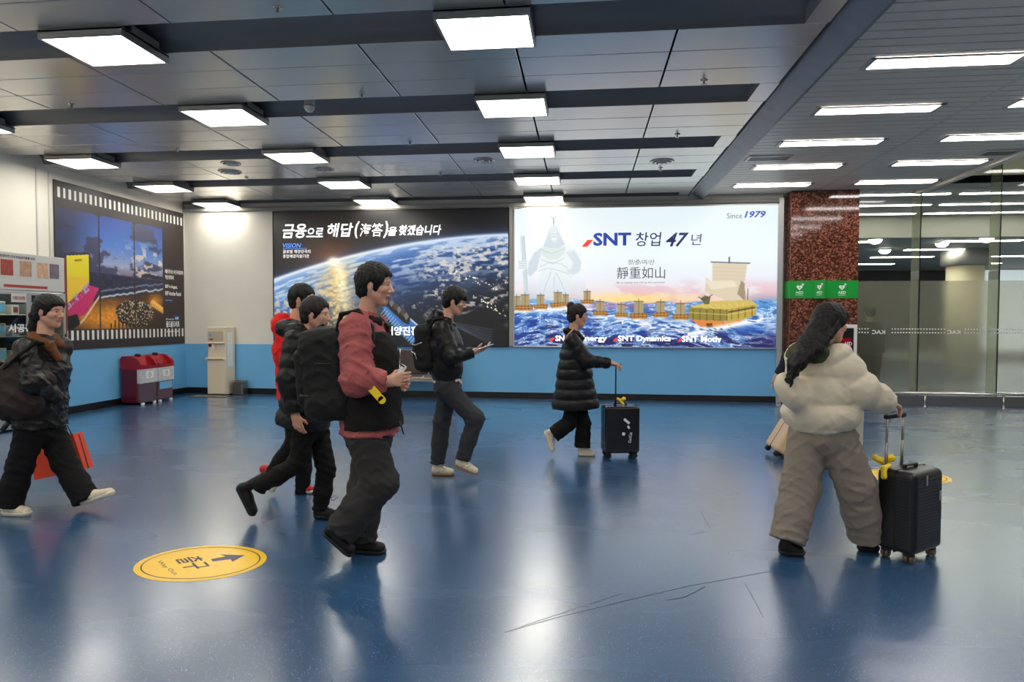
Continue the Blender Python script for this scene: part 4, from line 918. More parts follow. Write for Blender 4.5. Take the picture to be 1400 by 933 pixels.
def surface_nets(g, axes):
    s = g < 0; nx, ny, nz = g.shape; cnt = np.zeros((nx-1, ny-1, nz-1), np.int8); C8 = [(i, j, k) for i in (0, 1) for j in (0, 1) for k in (0, 1)]
    for i, j, k in C8: cnt += s[i:nx-1+i, j:ny-1+j, k:nz-1+k]
    I, J, K = np.nonzero((cnt > 0) & (cnt < 8)); n = len(I); val = np.stack([g[I+i, J+j, K+k] for i, j, k in C8])
    P = np.zeros((n, 3)); c = np.zeros(n)
    for a in range(8):
        for b in range(a+1, 8):
            ca, cb = np.array(C8[a]), np.array(C8[b])
            if np.abs(ca-cb).sum() != 1: continue
            m = (val[a] < 0) != (val[b] < 0); dv = np.where(m, val[a]-val[b], 1.0); t = np.where(m, val[a]/dv, 0)
            P += m[:, None]*(ca+(cb-ca)*t[:, None]); c += m
    P /= c[:, None]
    for a, idx in enumerate((I, J, K)): ax = axes[a]; P[:, a] = ax[idx]+(ax[np.minimum(idx+1, len(ax)-1)]-ax[idx])*P[:, a]
    ID = np.full((nx-1, ny-1, nz-1), -1, np.int32); ID[I, J, K] = np.arange(n); Q = []
    for a in range(3):
        q0 = [slice(1, -1)]*3; q1 = [slice(1, -1)]*3; q0[a] = slice(0, -1); q1[a] = slice(1, None)
        s0, s1 = s[tuple(q0)], s[tuple(q1)]; E = np.stack(np.nonzero(s0 != s1), 1); flip = s0[tuple(E.T)]
        off = np.ones(3, int); off[a] = 0; E = E+off; b, d = (a+1) % 3, (a+2) % 3; eb, ed = np.eye(3, dtype=int)[b], np.eye(3, dtype=int)[d]
        q = np.stack([ID[tuple((E-eb-ed).T)], ID[tuple((E-ed).T)], ID[tuple(E.T)], ID[tuple((E-eb).T)]], 1)
        q = np.where(flip[:, None], q, q[:, ::-1]); Q.append(q[(q >= 0).all(1)])
    return P, np.concatenate(Q)
def folds(amp, fs=1.0, joints=(), seed=0.0):
    """cloth relief: broad waves plus bunched creases round the joints"""
    def fn(X, Y, Z):
        a = np.sin(31*fs*X+3*np.sin(15*fs*Z+seed)+12*fs*Y)*np.sin(36*fs*Z+2.5*np.sin(17*fs*X+seed)-9*fs*Y)*amp*0.55-(1-np.abs(np.sin(34*fs*Z+16*fs*X+2.2*np.sin(14*fs*X-19*fs*Y+1.3*seed))))**3*amp*1.0-(1-np.abs(np.sin(41*fs*Z-27*fs*X+2*np.sin(19*fs*Y+9*fs*Z+seed))))**4*amp*0.8
        for c, r, fr, am, tilt in joints:
            e = np.exp(-((X-c[0])**2+(Y-c[1])**2+(Z-c[2])**2)/r**2); a = a+am*e*((1-np.abs(np.sin(fr*0.5*(Z+tilt*X+0.35*Y)+1.6*np.sin(11*X+7*Y))))**1.5-0.3)*1.5
        return a
    return fn
def tint(c, v): return tuple(min(1, q*v) for q in c[:3])+(1,)
def cloth(name, col, rough=0.8, var=0.12, vs=30, bump=0.25, bs=220, **k): k.setdefault('spec', 0.3); return mat(name, srgb(*col), rough, var=var, vs=vs, bump=bump, bs=bs, **k)
SKIN = mat('skin', (1, 1, 1, 1), 0.5, attr='print', bump=0.05, bs=90)
SKIN.node_tree.nodes['Principled BSDF'].inputs['Subsurface Weight'].default_value = 0.12
SKIN.node_tree.nodes['Principled BSDF'].inputs['Subsurface Scale'].default_value = 0.01
HAIR = mat('black_hair', srgb(13, 11, 11), 0.5, spec=0.3, var=0.3, vs=60, bump=0.5, bs=45, stretch=(6, 6, 0.6))
HAIR_BR = mat('brown_hair', srgb(26, 18, 16), 0.5, spec=0.3, var=0.3, vs=60, bump=0.5, bs=45, stretch=(6, 6, 0.6))
EYE = mat('eye_white', srgb(225, 220, 215), 0.2); IRIS = mat('eye_iris', srgb(30, 20, 16), 0.15)

def head_ops(b, O, F, L, U, s, female=False):
    Rm = [F, L, U]; p = lambda f, l, u: O+F*f*s+L*l*s+U*u*s
    b.ell(p(-0.012, 0, 0.030), Rm, np.array([0.097, 0.078, 0.088])*s, 0.02)
    b.ell(p(0.028, 0, -0.030), Rm, np.array([0.062, 0.060, 0.082])*s, 0.03)
    jw = 0.046 if female else 0.052
    for q in (1, -1):
        b.cone(p(-0.005, q*jw*1.1, -0.045), p(0.055, q*0.018, -0.097), 0.020*s, 0.017*s, 0.025)
        b.cone(p(0.079, q*0.014, 0.024), p(0.066, q*0.048, 0.020), 0.010*s, 0.010*s, 0.012)
        b.ell(p(0.060, q*0.040, -0.022), Rm, np.array([0.024, 0.020, 0.020])*s, 0.02)
        b.ell(p(-0.004, q*0.079, -0.008), Rm, np.array([0.019, 0.008, 0.031])*s, 0.006)
        b.ell(p(0.094, q*0.030, 0.003), Rm, np.array([0.013, 0.016, 0.011])*s, 0.010, 's')
        b.ell(p(0.072, q*0.030, 0.003), Rm, np.array([0.0135, 0.0135, 0.0125])*s, 0.002)
        b.ell(p(0.094, q*0.011, -0.036), Rm, np.array([0.010, 0.008, 0.008])*s, 0.006)
    b.cone(p(0.055, -0.010, -0.100), p(0.055, 0.010, -0.100), 0.018*s, 0.018*s, 0.02)
    b.cone(p(0.086, 0, 0.010), p(0.106, 0, -0.030), 0.008*s, 0.011*s, 0.010)
    b.ell(p(0.108, 0, -0.033), Rm, np.array([0.010, 0.009, 0.009])*s, 0.006)
    b.cone(p(0.087, -0.014, -0.058), p(0.087, 0.014, -0.058), 0.0065*s, 0.0065*s, 0.006)
    b.cone(p(0.084, -0.012, -0.069), p(0.084, 0.012, -0.069), 0.007*s, 0.007*s, 0.006)
def hand_ops(b, W, D, N, T, curl, s=1.0, thumb=0.4):
    D = unit(D); N = unit(np.array(N)-D*np.dot(N, D)); T0 = unit(np.cross(D, N)); T = T0 if np.dot(T0, T) > 0 else -T0
    ln = [0.070, 0.078, 0.072, 0.056]
    b.cone(W-D*0.03*s, W+D*0.02*s, 0.025*s, 0.022*s, 0.02, T, 1.2, 1.35)
    for i in range(4):
        kn = W+D*(0.088-0.003*i*i)*s+T*(0.030-0.0195*i)*s
        b.cone(W+D*0.012*s+T*(0.012-0.008*i)*s, kn, 0.0145*s, 0.0105*s, 0.012)
        c = kn; d = D
        for j, fr in enumerate((0.45, 0.3, 0.25)):
            an = curl*(0.55, 0.95, 0.7)[j]*(1+0.08*i); d = unit(d*math.cos(an)+N*math.sin(an)); N2 = unit(N*math.cos(an)-d*0)
            e = c+d*ln[i]*fr*s; b.cone(c, e, (0.0090, 0.0080, 0.0074)[j]*s, (0.0080, 0.0074, 0.0064)[j]*s, 0.004); c = e
    tb = W+D*0.022*s+T*0.020*s; d1 = unit(D*0.65+T*0.65+N*thumb); m1 = tb+d1*0.045*s
    b.cone(tb, m1, 0.0145*s, 0.0105*s, 0.012); d2 = unit(D*0.9+T*0.15+N*(thumb+curl*0.35)); b.cone(m1, m1+d2*0.032*s, 0.0100*s, 0.0078*s, 0.005)
def shoe(p, name, an, toe, side_up, msole, mup, h, s=1.0, boot=0.0, sole_t=0.022, laces=None, stripe=None):
    """an = ankle, toe = tip of the shoe sole; side_up = up direction of the foot"""
    A = np.array(an); T = np.array(toe); U = unit(side_up); D = unit((T-A)-U*np.dot(T-A, U)); W = unit(np.cross(D, U))
    sz = np.dot(T-A, U); heel = A+U*sz-D*0.055*s; L = np.dot(T-heel, D); R = [D, W, U]
    up_ = Soft()
    up_.cone(heel+D*0.035*s+U*0.045*s, heel+D*(L*0.42)+U*0.048*s, 0.034*s, 0.036*s, 0.02)
    up_.cone(heel+D*(L*0.42)+U*0.046*s, heel+D*(L-0.045*s)+U*0.034*s, 0.038*s, 0.030*s, 0.02, W, 1.1, 1.35)
    up_.cone(heel+D*0.045*s+U*0.055*s, A+U*(0.02+boot), 0.037*s, 0.040*s if not boot else 0.050*s, 0.02)
    up_.plane(heel+U*(sole_t*0.6), -U, heel-0.4, heel+0.5)
    if boot: up_.plane(A+U*(0.01+boot), U, A-0.2, A+0.3)
    o = up_.mesh(name, h, mup, p)
    so = Soft(); so.cone(heel+D*0.040*s+U*sole_t, heel+D*(L-0.050*s)+U*sole_t, 0.040*s, 0.044*s, 0.02); so.plane(heel+U*sole_t*1.1, U, heel-0.4, heel+0.5); so.plane(heel, -U, heel-0.4, heel+0.5)
    so.mesh('sole', h, msole, o)
    if laces:
        for k in range(4):
            c = heel+D*(L*0.45+k*0.022*s)+U*(0.086-0.008*k)*s; MB().tube([c-W*0.02*s, c+U*0.004, c+W*0.02*s], 0.0028, 6).build('lace', laces, o)
    if stripe:
        for sg in (1, -1):
            q = MB()
            for (f0, u0, f1, u1) in ((0.30, 0.030, 0.48, 0.075), (0.42, 0.030, 0.60, 0.065)): q.tube([heel+D*L*f0+U*u0+W*sg*0.037*s, heel+D*L*(f0+f1)/2+U*(u0+u1)/2+W*sg*0.041*s, heel+D*L*f1+U*u1+W*sg*0.030*s], 0.0032, 6)
            q.build('stripe', stripe, o)
    return o
class Person:
    def __init__(s, Y0, J, label, F=(1, 0, 0), look=(1, 0, -0.08), scale=1.0, group=None, female=False, h=0.010, skin=(206, 156, 132)):
        s.F = unit(F); s.U = V3(0, 0, 1); s.L = unit(np.cross(s.U, s.F)); s.s = scale; s.female = female; s.h = h; s.skin = skin
        s.j = {k: np.array(at(v[0], v[1], Y0+v[2])) for k, v in J.items()}
        j = s.j
        if 'shoR' not in j: j['shoR'] = j['sho']-s.L*0.165*scale; j['shoL'] = j['sho']+s.L*0.165*scale
        if 'hipR' not in j: j['hipR'] = j['hip']-s.L*0.085*scale; j['hipL'] = j['hip']+s.L*0.085*scale
        j['shm'] = (j['shoR']+j['shoL'])/2; j['hm'] = (j['hipR']+j['hipL'])/2
        s.LF = unit(look); s.LL = unit(np.cross(s.U, s.LF)); s.LU = np.cross(s.LF, s.LL)
        s.root = empty('person', tuple(V3(j['hm'][0], j['hm'][1], 0)), label, 'person', group)
    def spine(s, t): return s.j['hm']+(s.j['shm']-s.j['hm'])*t
    def body(s, hands, hs=1.0):
        j, b, c = s.j, Soft(), s.s; L = s.L
        b.chain([s.spine(0), s.spine(0.3), s.spine(0.72), s.spine(0.98)], [0.10*c, 0.088*c, 0.10*c, 0.062*c], 0.05, L, [1.5, 1.35, 1.5, 1.9])
        nb = s.spine(1.03); O = j['head']; nk = O-s.LF*0.025*c-s.LU*0.07*c
        b.cone(nb, nk, 0.058*c, 0.053*c, 0.03)
        for q in 'RL':
            b.chain([j['sho'+q], j['elb'+q], j['wri'+q]], [0.048*c, 0.037*c, 0.024*c], 0.02)
            b.chain([j['hip'+q], j['kne'+q], j['ank'+q]], [0.080*c, 0.052*c, 0.036*c], 0.03)
            A, T = j['ank'+q], j['toe'+q]; m = A+(T-A)*0.14; b.cone(A, m, 0.026*c, 0.020*c, 0.01)
        head_ops(b, O, s.LF, s.LL, s.LU, c, s.female)
        for q, (D, N, T, curl) in hands.items(): hand_ops(b, j['wri'+q], D, N, T, curl, hs)
        base = np.array(srgb(*s.skin)[:3]); lip = np.array(srgb(164, 84, 80)[:3]); brow = np.array(srgb(52, 38, 34)[:3])
        def color(P):
            q = P-O; f, l, u = q@s.LF/c, np.abs(q@s.LL)/c, q@s.LU/c; col = np.tile(base, (len(P), 1))
            m = (f > 0.07)*(l < 0.024)*(u < -0.054)*(u > -0.075); col[m > 0] = lip*0.7+base*0.3
            m = (f > 0.06)*(l > 0.014)*(l < 0.046)*(u > 0.019)*(u < 0.026); col[m > 0] = brow*0.5+base*0.35
            return col
        fine = [(O, 0.12, 0.0055)]+[(j['wri'+q]+unit(hands[q][0])*0.07, 0.10, 0.0055) for q in hands]
        o = b.mesh('body', 0.018, SKIN, s.root, fine, color); s.bodyo = o
        for q in (1, -1):
            e = O+s.LF*0.0735*c+s.LL*q*0.030*c+s.LU*0.003*c; eb = Soft().ell(e, [s.LF, s.LL, s.LU], [0.0125*c, 0.011*c, 0.0075*c], 0).mesh('eye', 0.0035, EYE, s.root)
            Soft().ell(e+s.LF*0.009*c, [s.LF, s.LL, s.LU], [0.005, 0.006, 0.006], 0).mesh('iris', 0.002, IRIS, eb)
    def hair(s, style='short', m=HAIR, extra=None, puff=0.014):
        O, F, L, U, c = s.j['head'], s.LF, s.LL, s.LU, s.s; R = [F, L, U]; p = lambda f, l, u: O+F*f*c+L*l*c+U*u*c; b = Soft()
        b.ell(p(-0.014, 0, 0.034), R, np.array([0.100+puff*0.8, 0.080+puff, 0.088+puff*1.1])*c, 0.01)
        if style != 'buzz': b.ell(p(-0.045, 0, -0.035), R, np.array([0.060+puff*0.5, 0.062+puff*0.6, 0.060])*c, 0.03)
        b.ell(p(0.115, 0, -0.045), R, np.array([0.088, 0.105, 0.112])*c, 0.012, 's')
        for q in (1, -1): b.ell(p(0.004, q*0.092, -0.020), R, np.array([0.024, 0.022, 0.036])*c, 0.01, 's')
        b.ell(p(0.01, 0, -0.115), R, np.array([0.075, 0.10, 0.072])*c, 0.01, 's')
        if style == 'fringe': b.ell(p(0.070, 0, 0.052), R, np.array([0.040, 0.066, 0.036])*c, 0.02)
        if extra: extra(b, p, R, c)
        sd = float(O[0]*7); b.disp = lambda X, Y, Z: 0.0035*np.sin(150*X+90*Y+5*np.sin(30*Z+sd))*np.sin(110*Y-70*X+40*Z)+0.002*np.sin(60*Z+80*X)
        return b.mesh('hair', 0.0065, m, s.root)
    def jacket(s, m, rt_=1.0, hem=-0.10, tr=(0.14, 0.135, 0.150, 0.095), tf=(1.35, 1.3, 1.4, 1.75), sr=(0.078, 0.068, 0.050), quilt=None, squilt=None, amp=0.004, name='jacket', sleeves='RL', cuff=0.02, front=0.0, hemf=None, drop=None, extra=None, k=0.05, waist=0.3):
        j, b, c = s.j, Soft(), s.s; L = s.L; top = s.spine(1.0)
        lo_ = s.spine(0)+s.U*hem
        if drop is not None: lo_ = lo_+s.F*drop
        pts = [lo_, s.spine(waist)+s.F*front, s.spine(0.72)+s.F*front, s.spine(0.97)]
        b.chain(pts, [r*c for r in tr], k, L, list(tf), capa=True, quilt=quilt)
        for q in sleeves:
            w = j['wri'+q]; d = unit(w-j['elb'+q]); w = w-d*cuff
            b.chain([j['sho'+q]-s.U*0.01, j['elb'+q], w], [sr[0]*c, sr[1]*c, sr[2]*c], 0.035, quilt=squilt, capb=True)
        b.cone(s.spine(0.96), s.spine(1.0)+s.U*0.045, 0.095*c, 0.074*c, 0.04, L, 1.3, 1.05)
        if extra: extra(b)
        js = []
        for q in sleeves: js += [(j['elb'+q], 0.09, 95, -amp*1.6, 0.6), (j['wri'+q], 0.07, 130, -amp*0.9, 0.3)]
        js += [(lo_+s.U*0.1, 0.16, 70, -amp, 0.2)]
        b.disp = folds(amp, 1.0, js, float(top[0]*3))
        return b.mesh(name, s.h, m, s.root)
    def pants(s, m, r=(0.105, 0.082, 0.068), rw=(0.125, 1.35), amp=0.004, cut=0.02, name='trousers', top=0.10, knee=0.02, mid=None):
        j, b, c = s.j, Soft(), s.s; js = []
        b.chain([s.spine(0)-s.U*0.02, s.spine(0)+s.U*top], [rw[0]*c, rw[0]*c*0.95], 0.05, s.L, [rw[1], rw[1]*0.95], capb=True)
        for q in 'RL':
            A, K = j['ank'+q], j['kne'+q]; d = unit(A-K); e = A-d*cut; sh_ = (K+e)/2
            rr = [r[0]*c, r[1]*c, (mid or (r[1]+r[2])/2)*c, r[2]*c]
            b.chain([j['hip'+q], K, sh_, e], rr, 0.03, capb=True)
            js += [(K, 0.12, 110, -amp*1.6, 0.5), (e, 0.11, 120, -amp*2.0, 0.25), (j['hip'+q]+V3(0.04, 0, -0.06), 0.15, 80, -amp*1.3, -0.9)]
        b.disp = folds(amp, 0.8, js, float(A[0]*5)); return b.mesh(name, s.h, m, s.root)
def z0(v): v = np.array(v, float); v[2] = 0; return v
# ------------------------------------------------------------------ the travellers
M['denim_black'] = cloth('charcoal_denim', (50, 48, 48), 0.85, bs=300)
M['black_wool'] = cloth('black_fabric', (13, 12, 14), 0.85)
M['grey_trouser'] = cloth('dark_grey_trouser', (52, 54, 58), 0.85)
M['leather'] = cloth('black_leather', (20, 19, 19), 0.36, var=0.3, vs=14, bump=0.3, bs=60)
M['shearling'] = cloth('brown_shearling', (112, 72, 46), 0.95, bump=0.9, bs=90)
M['nylon'] = cloth('black_nylon', (15, 16, 19), 0.42, var=0.15, bump=0.15, bs=40)
M['nylon_mat'] = cloth('dark_coat', (16, 17, 19), 0.5, var=0.15, bump=0.3, bs=40)
M['pack'] = cloth('backpack_fabric', (14, 14, 15), 0.6, bump=0.4, bs=260)
M['maroon'] = cloth('dusty_maroon', (158, 82, 82), 0.7, var=0.08, bs=120)
M['fleece'] = cloth('dark_fleece', (26, 23, 23), 0.95, bump=0.7, bs=160)
M['red'] = cloth('red_fleece', (220, 30, 28), 0.85)
M['cream_coat'] = cloth('cream_coat', (216, 204, 180), 0.55, var=0.05, bump=0.15, bs=30)
M['olive'] = cloth('olive_hood', (72, 76, 46), 0.9)
M['sweat'] = cloth('grey_sweatpants', (134, 124, 114), 0.95, var=0.08, bs=160)
M['navy'] = cloth('navy_fabric', (24, 28, 48), 0.8)
M['shoe_cream'] = cloth('cream_leather', (216, 206, 182), 0.5, var=0.08, bump=0.15)
M['shoe_black'] = cloth('black_shoe', (12, 11, 12), 0.45, bump=0.2)
M['sole_cream'] = mat('cream_sole', srgb(222, 214, 196), 0.6)
M['gum'] = mat('gum_sole', srgb(150, 110, 70), 0.6)
M['rubber'] = mat('black_sole', srgb(18, 18, 18), 0.6)
M['red_leather'] = mat('red_leather', srgb(190, 24, 34), 0.4)
M['tag_yellow'] = mat('yellow_tag', srgb(246, 212, 24), 0.4)
M['phone'] = mat('phone_case', srgb(226, 226, 228), 0.2)
M['orange_bag'] = mat('orange_paper', srgb(226, 66, 24), 0.4, var=0.1, vs=10)
FW = V3(1, 0, 0)
def frame(F, U=(0, 0, 1)): F = unit(F); L = unit(np.cross(U, F)); return [F, L, np.cross(F, L)]
def strap(root, pts, m, w=0.035, nm='shoulder_strap'):
    b = Soft(); b.chain([np.array(p) for p in pts], [0.012]*len(pts), 0.01, V3(0, 1, 0), [w/0.024]*len(pts)); return b.mesh(nm, 0.008, m, root)

# 1. woman in the black leather jacket, far left
p = Person(4.42, dict(head=(68, 426, 0), sho=(60, 474, 0), hip=(55, 585, 0), elbR=(46, 524, -.24), wriR=(72, 542, -.06), elbL=(60, 530, .2), wriL=(76, 575, .22),
    kneR=(28, 636, -.10), ankR=(12, 690, -.12), toeR=(43, 704, -.12), kneL=(88, 632, .06), ankL=(118, 683, .05), toeL=(158, 678, .05)),
    'woman in black leather jacket with brown collar walking past the glass case', scale=0.97, female=True, h=0.010)
p.body({'R': ((.0, 1, -0.2), (-1, 0, 0), (0, 0, 1), 1.2), 'L': ((0.1, 0, -1), (0, -1, 0), (1, 0, 0), 1.3)}, 0.92)
p.hair('short', HAIR, lambda b, q, R, c: (b.chain([q(-.07, 0, .02), q(-.11, 0, -.04), q(-.12, -.01, -.13), q(-.10, -.02, -.22)], [.05, .042, .034, .018], .02), b.ell(q(.035, 0, .06), R, (.05, .075, .04), .02)))
p.jacket(M['leather'], hem=0.02, tr=(0.150, 0.145, 0.145, 0.09), sr=(.080, .076, .062), amp=.009, cuff=-0.02, k=.04)
c = Soft(); n_ = p.spine(1.02); c.chain([n_+V3(-.08, 0, .075), n_+V3(.0, -.088, .045), n_+V3(.085, -.05, .0), n_+V3(.135, -.02, -.10)], [.036, .036, .036, .026], .02); c.chain([n_+V3(-.08, 0, .075), n_+V3(.0, .088, .045), n_+V3(.085, .05, .0)], [.036, .036, .034], .02)
c.disp = folds(.004, 3); c.mesh('shearling_collar', .009, M['shearling'], p.root)
p.pants(M['black_wool'], r=(.10, .088, .098), amp=.004, cut=-0.005, mid=.088)
shoe(p.root, 'shoe', p.j['ankR'], z0(p.j['toeR'])+V3(0, 0, 0), (0, 0, 1), M['sole_cream'], M['shoe_cream'], .009, .98, laces=M['sole_cream'], sole_t=.03)
hl = p.j['ankL']; shoe(p.root, 'shoe', hl, at(158, 676, 4.47), (-0.34, 0, 0.94), M['sole_cream'], M['shoe_cream'], .009, .98, laces=M['sole_cream'], sole_t=.03)
t = empty('duffel_bag', tuple(at(25, 575, 4.2)), 'large dark brown duffel bag slung behind the leather jacket', 'bag')
b = Soft(); c_ = np.array(at(24, 528, 4.25)); Rm = frame((0.75, 0, 0.66)); b.rbox(c_, Rm, (.24, .11, .17), .09, .04); b.ell(np.array(at(30, 548, 4.22)), np.eye(3), (.16, .10, .13), .05); b.disp = folds(.008, .9)
b.mesh('bag_body', .011, cloth('brown_black_fabric', (44, 32, 30), 0.7), t)
strap(t, [at(6, 505, 4.15), at(26, 486, 4.13), at(50, 468, 4.22), at(60, 470, 4.35)], M['black_wool'], .03)
q_ = at(12, 577, 4.15); MB().tube([q_, q_+Vector((-.05, 0, -.06))], .018, 12).build('strap_end', M['black'], t)
t = empty('shopping_bag', tuple(at(85, 655, 4.72)), 'glossy orange paper shopping bag carried behind the walking legs', 'bag')
def sheet_bag(t, quad, Y, th, m, nm='bag_body'):
    P_ = [np.array(at(x, y, Y)) for x, y in quad]; q = MB(); a = [q.bm.verts.new(v+V3(0, -th/2, 0)) for v in P_]; b_ = [q.bm.verts.new(v+V3(0, th/2, 0)) for v in P_]
    n = len(P_); q.bm.faces.new(a); q.bm.faces.new(b_[::-1])
    for k in range(n): q.bm.faces.new((a[k], b_[k], b_[(k+1) % n], a[(k+1) % n]))
    return q.build(nm, m, t)
sheet_bag(t, [(46, 608), (106, 592), (122, 640), (54, 655)], 4.72, .10, M['orange_bag'])
MB().tube([at(62, 604, 4.66), at(72, 584, 4.66), at(92, 582, 4.66), at(98, 594, 4.66)], .004, 8).build('cord_handle', M['rubber'], t)
MB().tube([at(108, 594, 4.665), at(121, 640, 4.665)], .005, 6).build('edge_fold', M['rust'], t)

# 2. person in red behind the others
p = Person(5.10, dict(head=(414, 410, 0), sho=(402, 452, 0), hip=(405, 545, 0), elbR=(398, 498, -.2), wriR=(412, 540, -.2), elbL=(405, 500, .2), wriL=(430, 530, .2),
    kneR=(404, 602, -.06), ankR=(372, 648, -.05), toeR=(372, 678, -.05), kneL=(416, 608, .05), ankL=(414, 664, .05), toeL=(432, 677, .05)),
    'person in red hooded fleece hidden behind the black padded coat', scale=1.0, h=.011)
p.body({'R': ((0, 0, -1), (0, 1, 0), (1, 0, 0), .5), 'L': ((.2, 0, -1), (0, -1, 0), (1, 0, 0), .5)})
p.hair('short', HAIR); p.jacket(M['red'], hem=-.0, amp=.004)
c = Soft(); n_ = p.spine(1.03); c.ell(n_+V3(-.09, 0, .02), frame((1, 0, .3)), (.09, .12, .11), .03); c.chain([n_+V3(0, .09, .0), n_+V3(.08, 0, -.03), n_+V3(0, -.09, 0)], [.04, .035, .04], .02); c.disp = folds(.006, 1.4); c.mesh('hood', .011, M['red'], p.root)
p.pants(M['black_wool'], r=(.09, .07, .058), cut=-.07)
shoe(p.root, 'red_shoe', p.j['ankL'], z0(p.j['toeL']), (0, 0, 1), M['sole_cream'], M['red_leather'], .010, .95, sole_t=.03)
shoe(p.root, 'red_shoe', p.j['ankR']+V3(-.05, 0, .03), at(374, 676, 5.05), (-.92, 0, .38), M['sole_cream'], M['red_leather'], .010, .95, sole_t=.03)

# 3. person in the long black padded coat
p = Person(4.45, dict(head=(432, 430, 0), sho=(417, 464, 0), hip=(424, 575, 0), elbR=(396, 520, -.22), wriR=(404, 569, -.23), elbL=(428, 520, .2), wriL=(440, 560, .22),
    kneR=(408, 634, -.08), ankR=(357, 664, -.06), toeR=(343, 708, -.06), kneL=(446, 642, .05), ankL=(438, 694, .04), toeL=(474, 708, .04)),
    'person in black hooded padded coat and black boots, one boot lifted behind', scale=0.96, h=.010)
p.body({'R': ((.25, 0, -1), (0, 1, 0), (1, 0, 0), .7), 'L': ((.2, 0, -1), (0, -1, 0), (1, 0, 0), .5)}, .95)
p.hair('short', HAIR_BR); p.jacket(M['nylon_mat'], hem=-.035, tr=(.195, .165, .155, .09), tf=(1.12, 1.2, 1.35, 1.7), sr=(.082, .078, .062), quilt=(.115, .012), squilt=(.10, .010), amp=.004, name='padded_coat', drop=-.06, front=-.01)
c = Soft(); n_ = p.spine(1.02)+V3(-.01, 0, .03); c.chain([n_+V3(-.02, -.10, .02), n_+V3(-.11, -.05, .035), n_+V3(-.11, .05, .035), n_+V3(0, .10, .02), n_+V3(.09, 0, -.03), n_+V3(-.02, -.10, .02)], [.048, .06, .06, .048, .035, .048], .03); c.disp = folds(.007, 1.5); c.mesh('hood', .010, M['nylon_mat'], p.root)
p.pants(M['black_wool'], r=(.085, .068, .058), amp=.005, cut=-.025)
shoe(p.root, 'boot', p.j['ankL'], z0(p.j['toeL']), (0, 0, 1), M['rubber'], M['shoe_black'], .009, .95, boot=.07, laces=M['black'], sole_t=.03)
MB().tube([at(452, 682, 4.36), at(459, 678, 4.35), at(462, 680, 4.35), at(457, 684, 4.36), at(452, 684, 4.36)], .0025, 6).build('loose_lace', M['black'], p.root)
shoe(p.root, 'boot', p.j['ankR']+V3(-.03, 0, .02), at(345, 709, 4.39), (.96, 0, .22) if False else (-.0, 0, 1) if False else unit(V3(.88, 0, .48)), M['rubber'], M['shoe_black'], .009, .95, boot=.07, sole_t=.03)

# 4. man in the maroon jacket with the large backpack
p = Person(3.80, dict(head=(513, 390, 0), sho=(499, 447, 0), hip=(505, 590, 0), elbR=(487, 520, -.24), wriR=(530, 522, -.20), elbL=(515, 520, .2), wriL=(540, 528, .10),
    kneR=(520, 660, -.09), ankR=(468, 724, -.10), toeR=(484, 765, -.10), kneL=(500, 672, .07), ankL=(492, 735, .07), toeL=(530, 752, .07)),
    'tall man in maroon and black jacket wearing a large black backpack', scale=1.02, h=.009)
p.body({'R': ((.95, .1, .15), (.1, 1, 0), (0, 0, 1), 1.0), 'L': ((1, -.3, .1), (0, -1, 0), (0, 0, 1), .9)}, 1.0)
p.hair('short', HAIR, puff=.016)
p.jacket(M['maroon'], hem=-.005, tr=(.172, .138, .138, .090), tf=(1.2, 1.22, 1.38, 1.75), sr=(.088, .084, .058), amp=.008, cuff=.01, front=.01, k=.05)
v = Soft(); v.chain([p.spine(0)+V3(.022, 0, .035), p.spine(.35)+V3(.026, 0, 0), p.spine(.74)+V3(.030, 0, 0), p.spine(.93)+V3(.045, 0, 0)], [.180, .158, .152, .095], .04, p.L, [1.2, 1.26, 1.25, 1.2], capa=True, capb=True)
v.disp = folds(.005, .9); v.mesh('fleece_front', .009, M['fleece'], p.root)
c = Soft(); n_ = p.spine(1.04)+V3(0, 0, .02); c.chain([n_+V3(-.05, -.06, .0), n_+V3(.05, -.05, -.01), n_+V3(.075, 0, -.02), n_+V3(.05, .05, -.01), n_+V3(-.05, .06, .0), n_+V3(-.07, 0, .01), n_+V3(-.05, -.06, 0)], [.030]*7, .02); c.mesh('collar', .008, M['fleece'], p.root)
p.pants(M['denim_black'], r=(.112, .105, .10), rw=(.13, 1.3), amp=.006, cut=-.005, mid=.10)
shoe(p.root, 'shoe', p.j['ankL'], z0(p.j['toeL']), (0, 0, 1), M['rubber'], M['shoe_black'], .009, 1.02, laces=M['black'])
shoe(p.root, 'shoe', p.j['ankR']+V3(-.03, 0, .01), at(482, 764, 3.70), unit(V3(.62, 0, .78)), M['rubber'], M['shoe_black'], .009, 1.02)
MB().tube([at(546, 576, 3.62), at(549, 584, 3.62), at(552, 594, 3.62)], .004, 6).build('drawcord', M['black'], p.root)
t = empty('earbud_case', tuple(at(549, 505, 3.6)), 'small pale gadget held in the hand of the maroon-jacketed man', 'gadget')
MB().box(-.016, .016, -.008, .008, -.035, .035, .006, 2, Matrix.Translation(at(549, 507, 3.62)) @ Matrix.Rotation(.6, 4, 'Y')).build('case_shell', M['phone'], t)
MB().box(-.017, .017, -.010, .010, .0, .010, .003, 1, Matrix.Translation(at(550, 501, 3.62)) @ Matrix.Rotation(.6, 4, 'Y')).build('dark_band', M['black'], t)
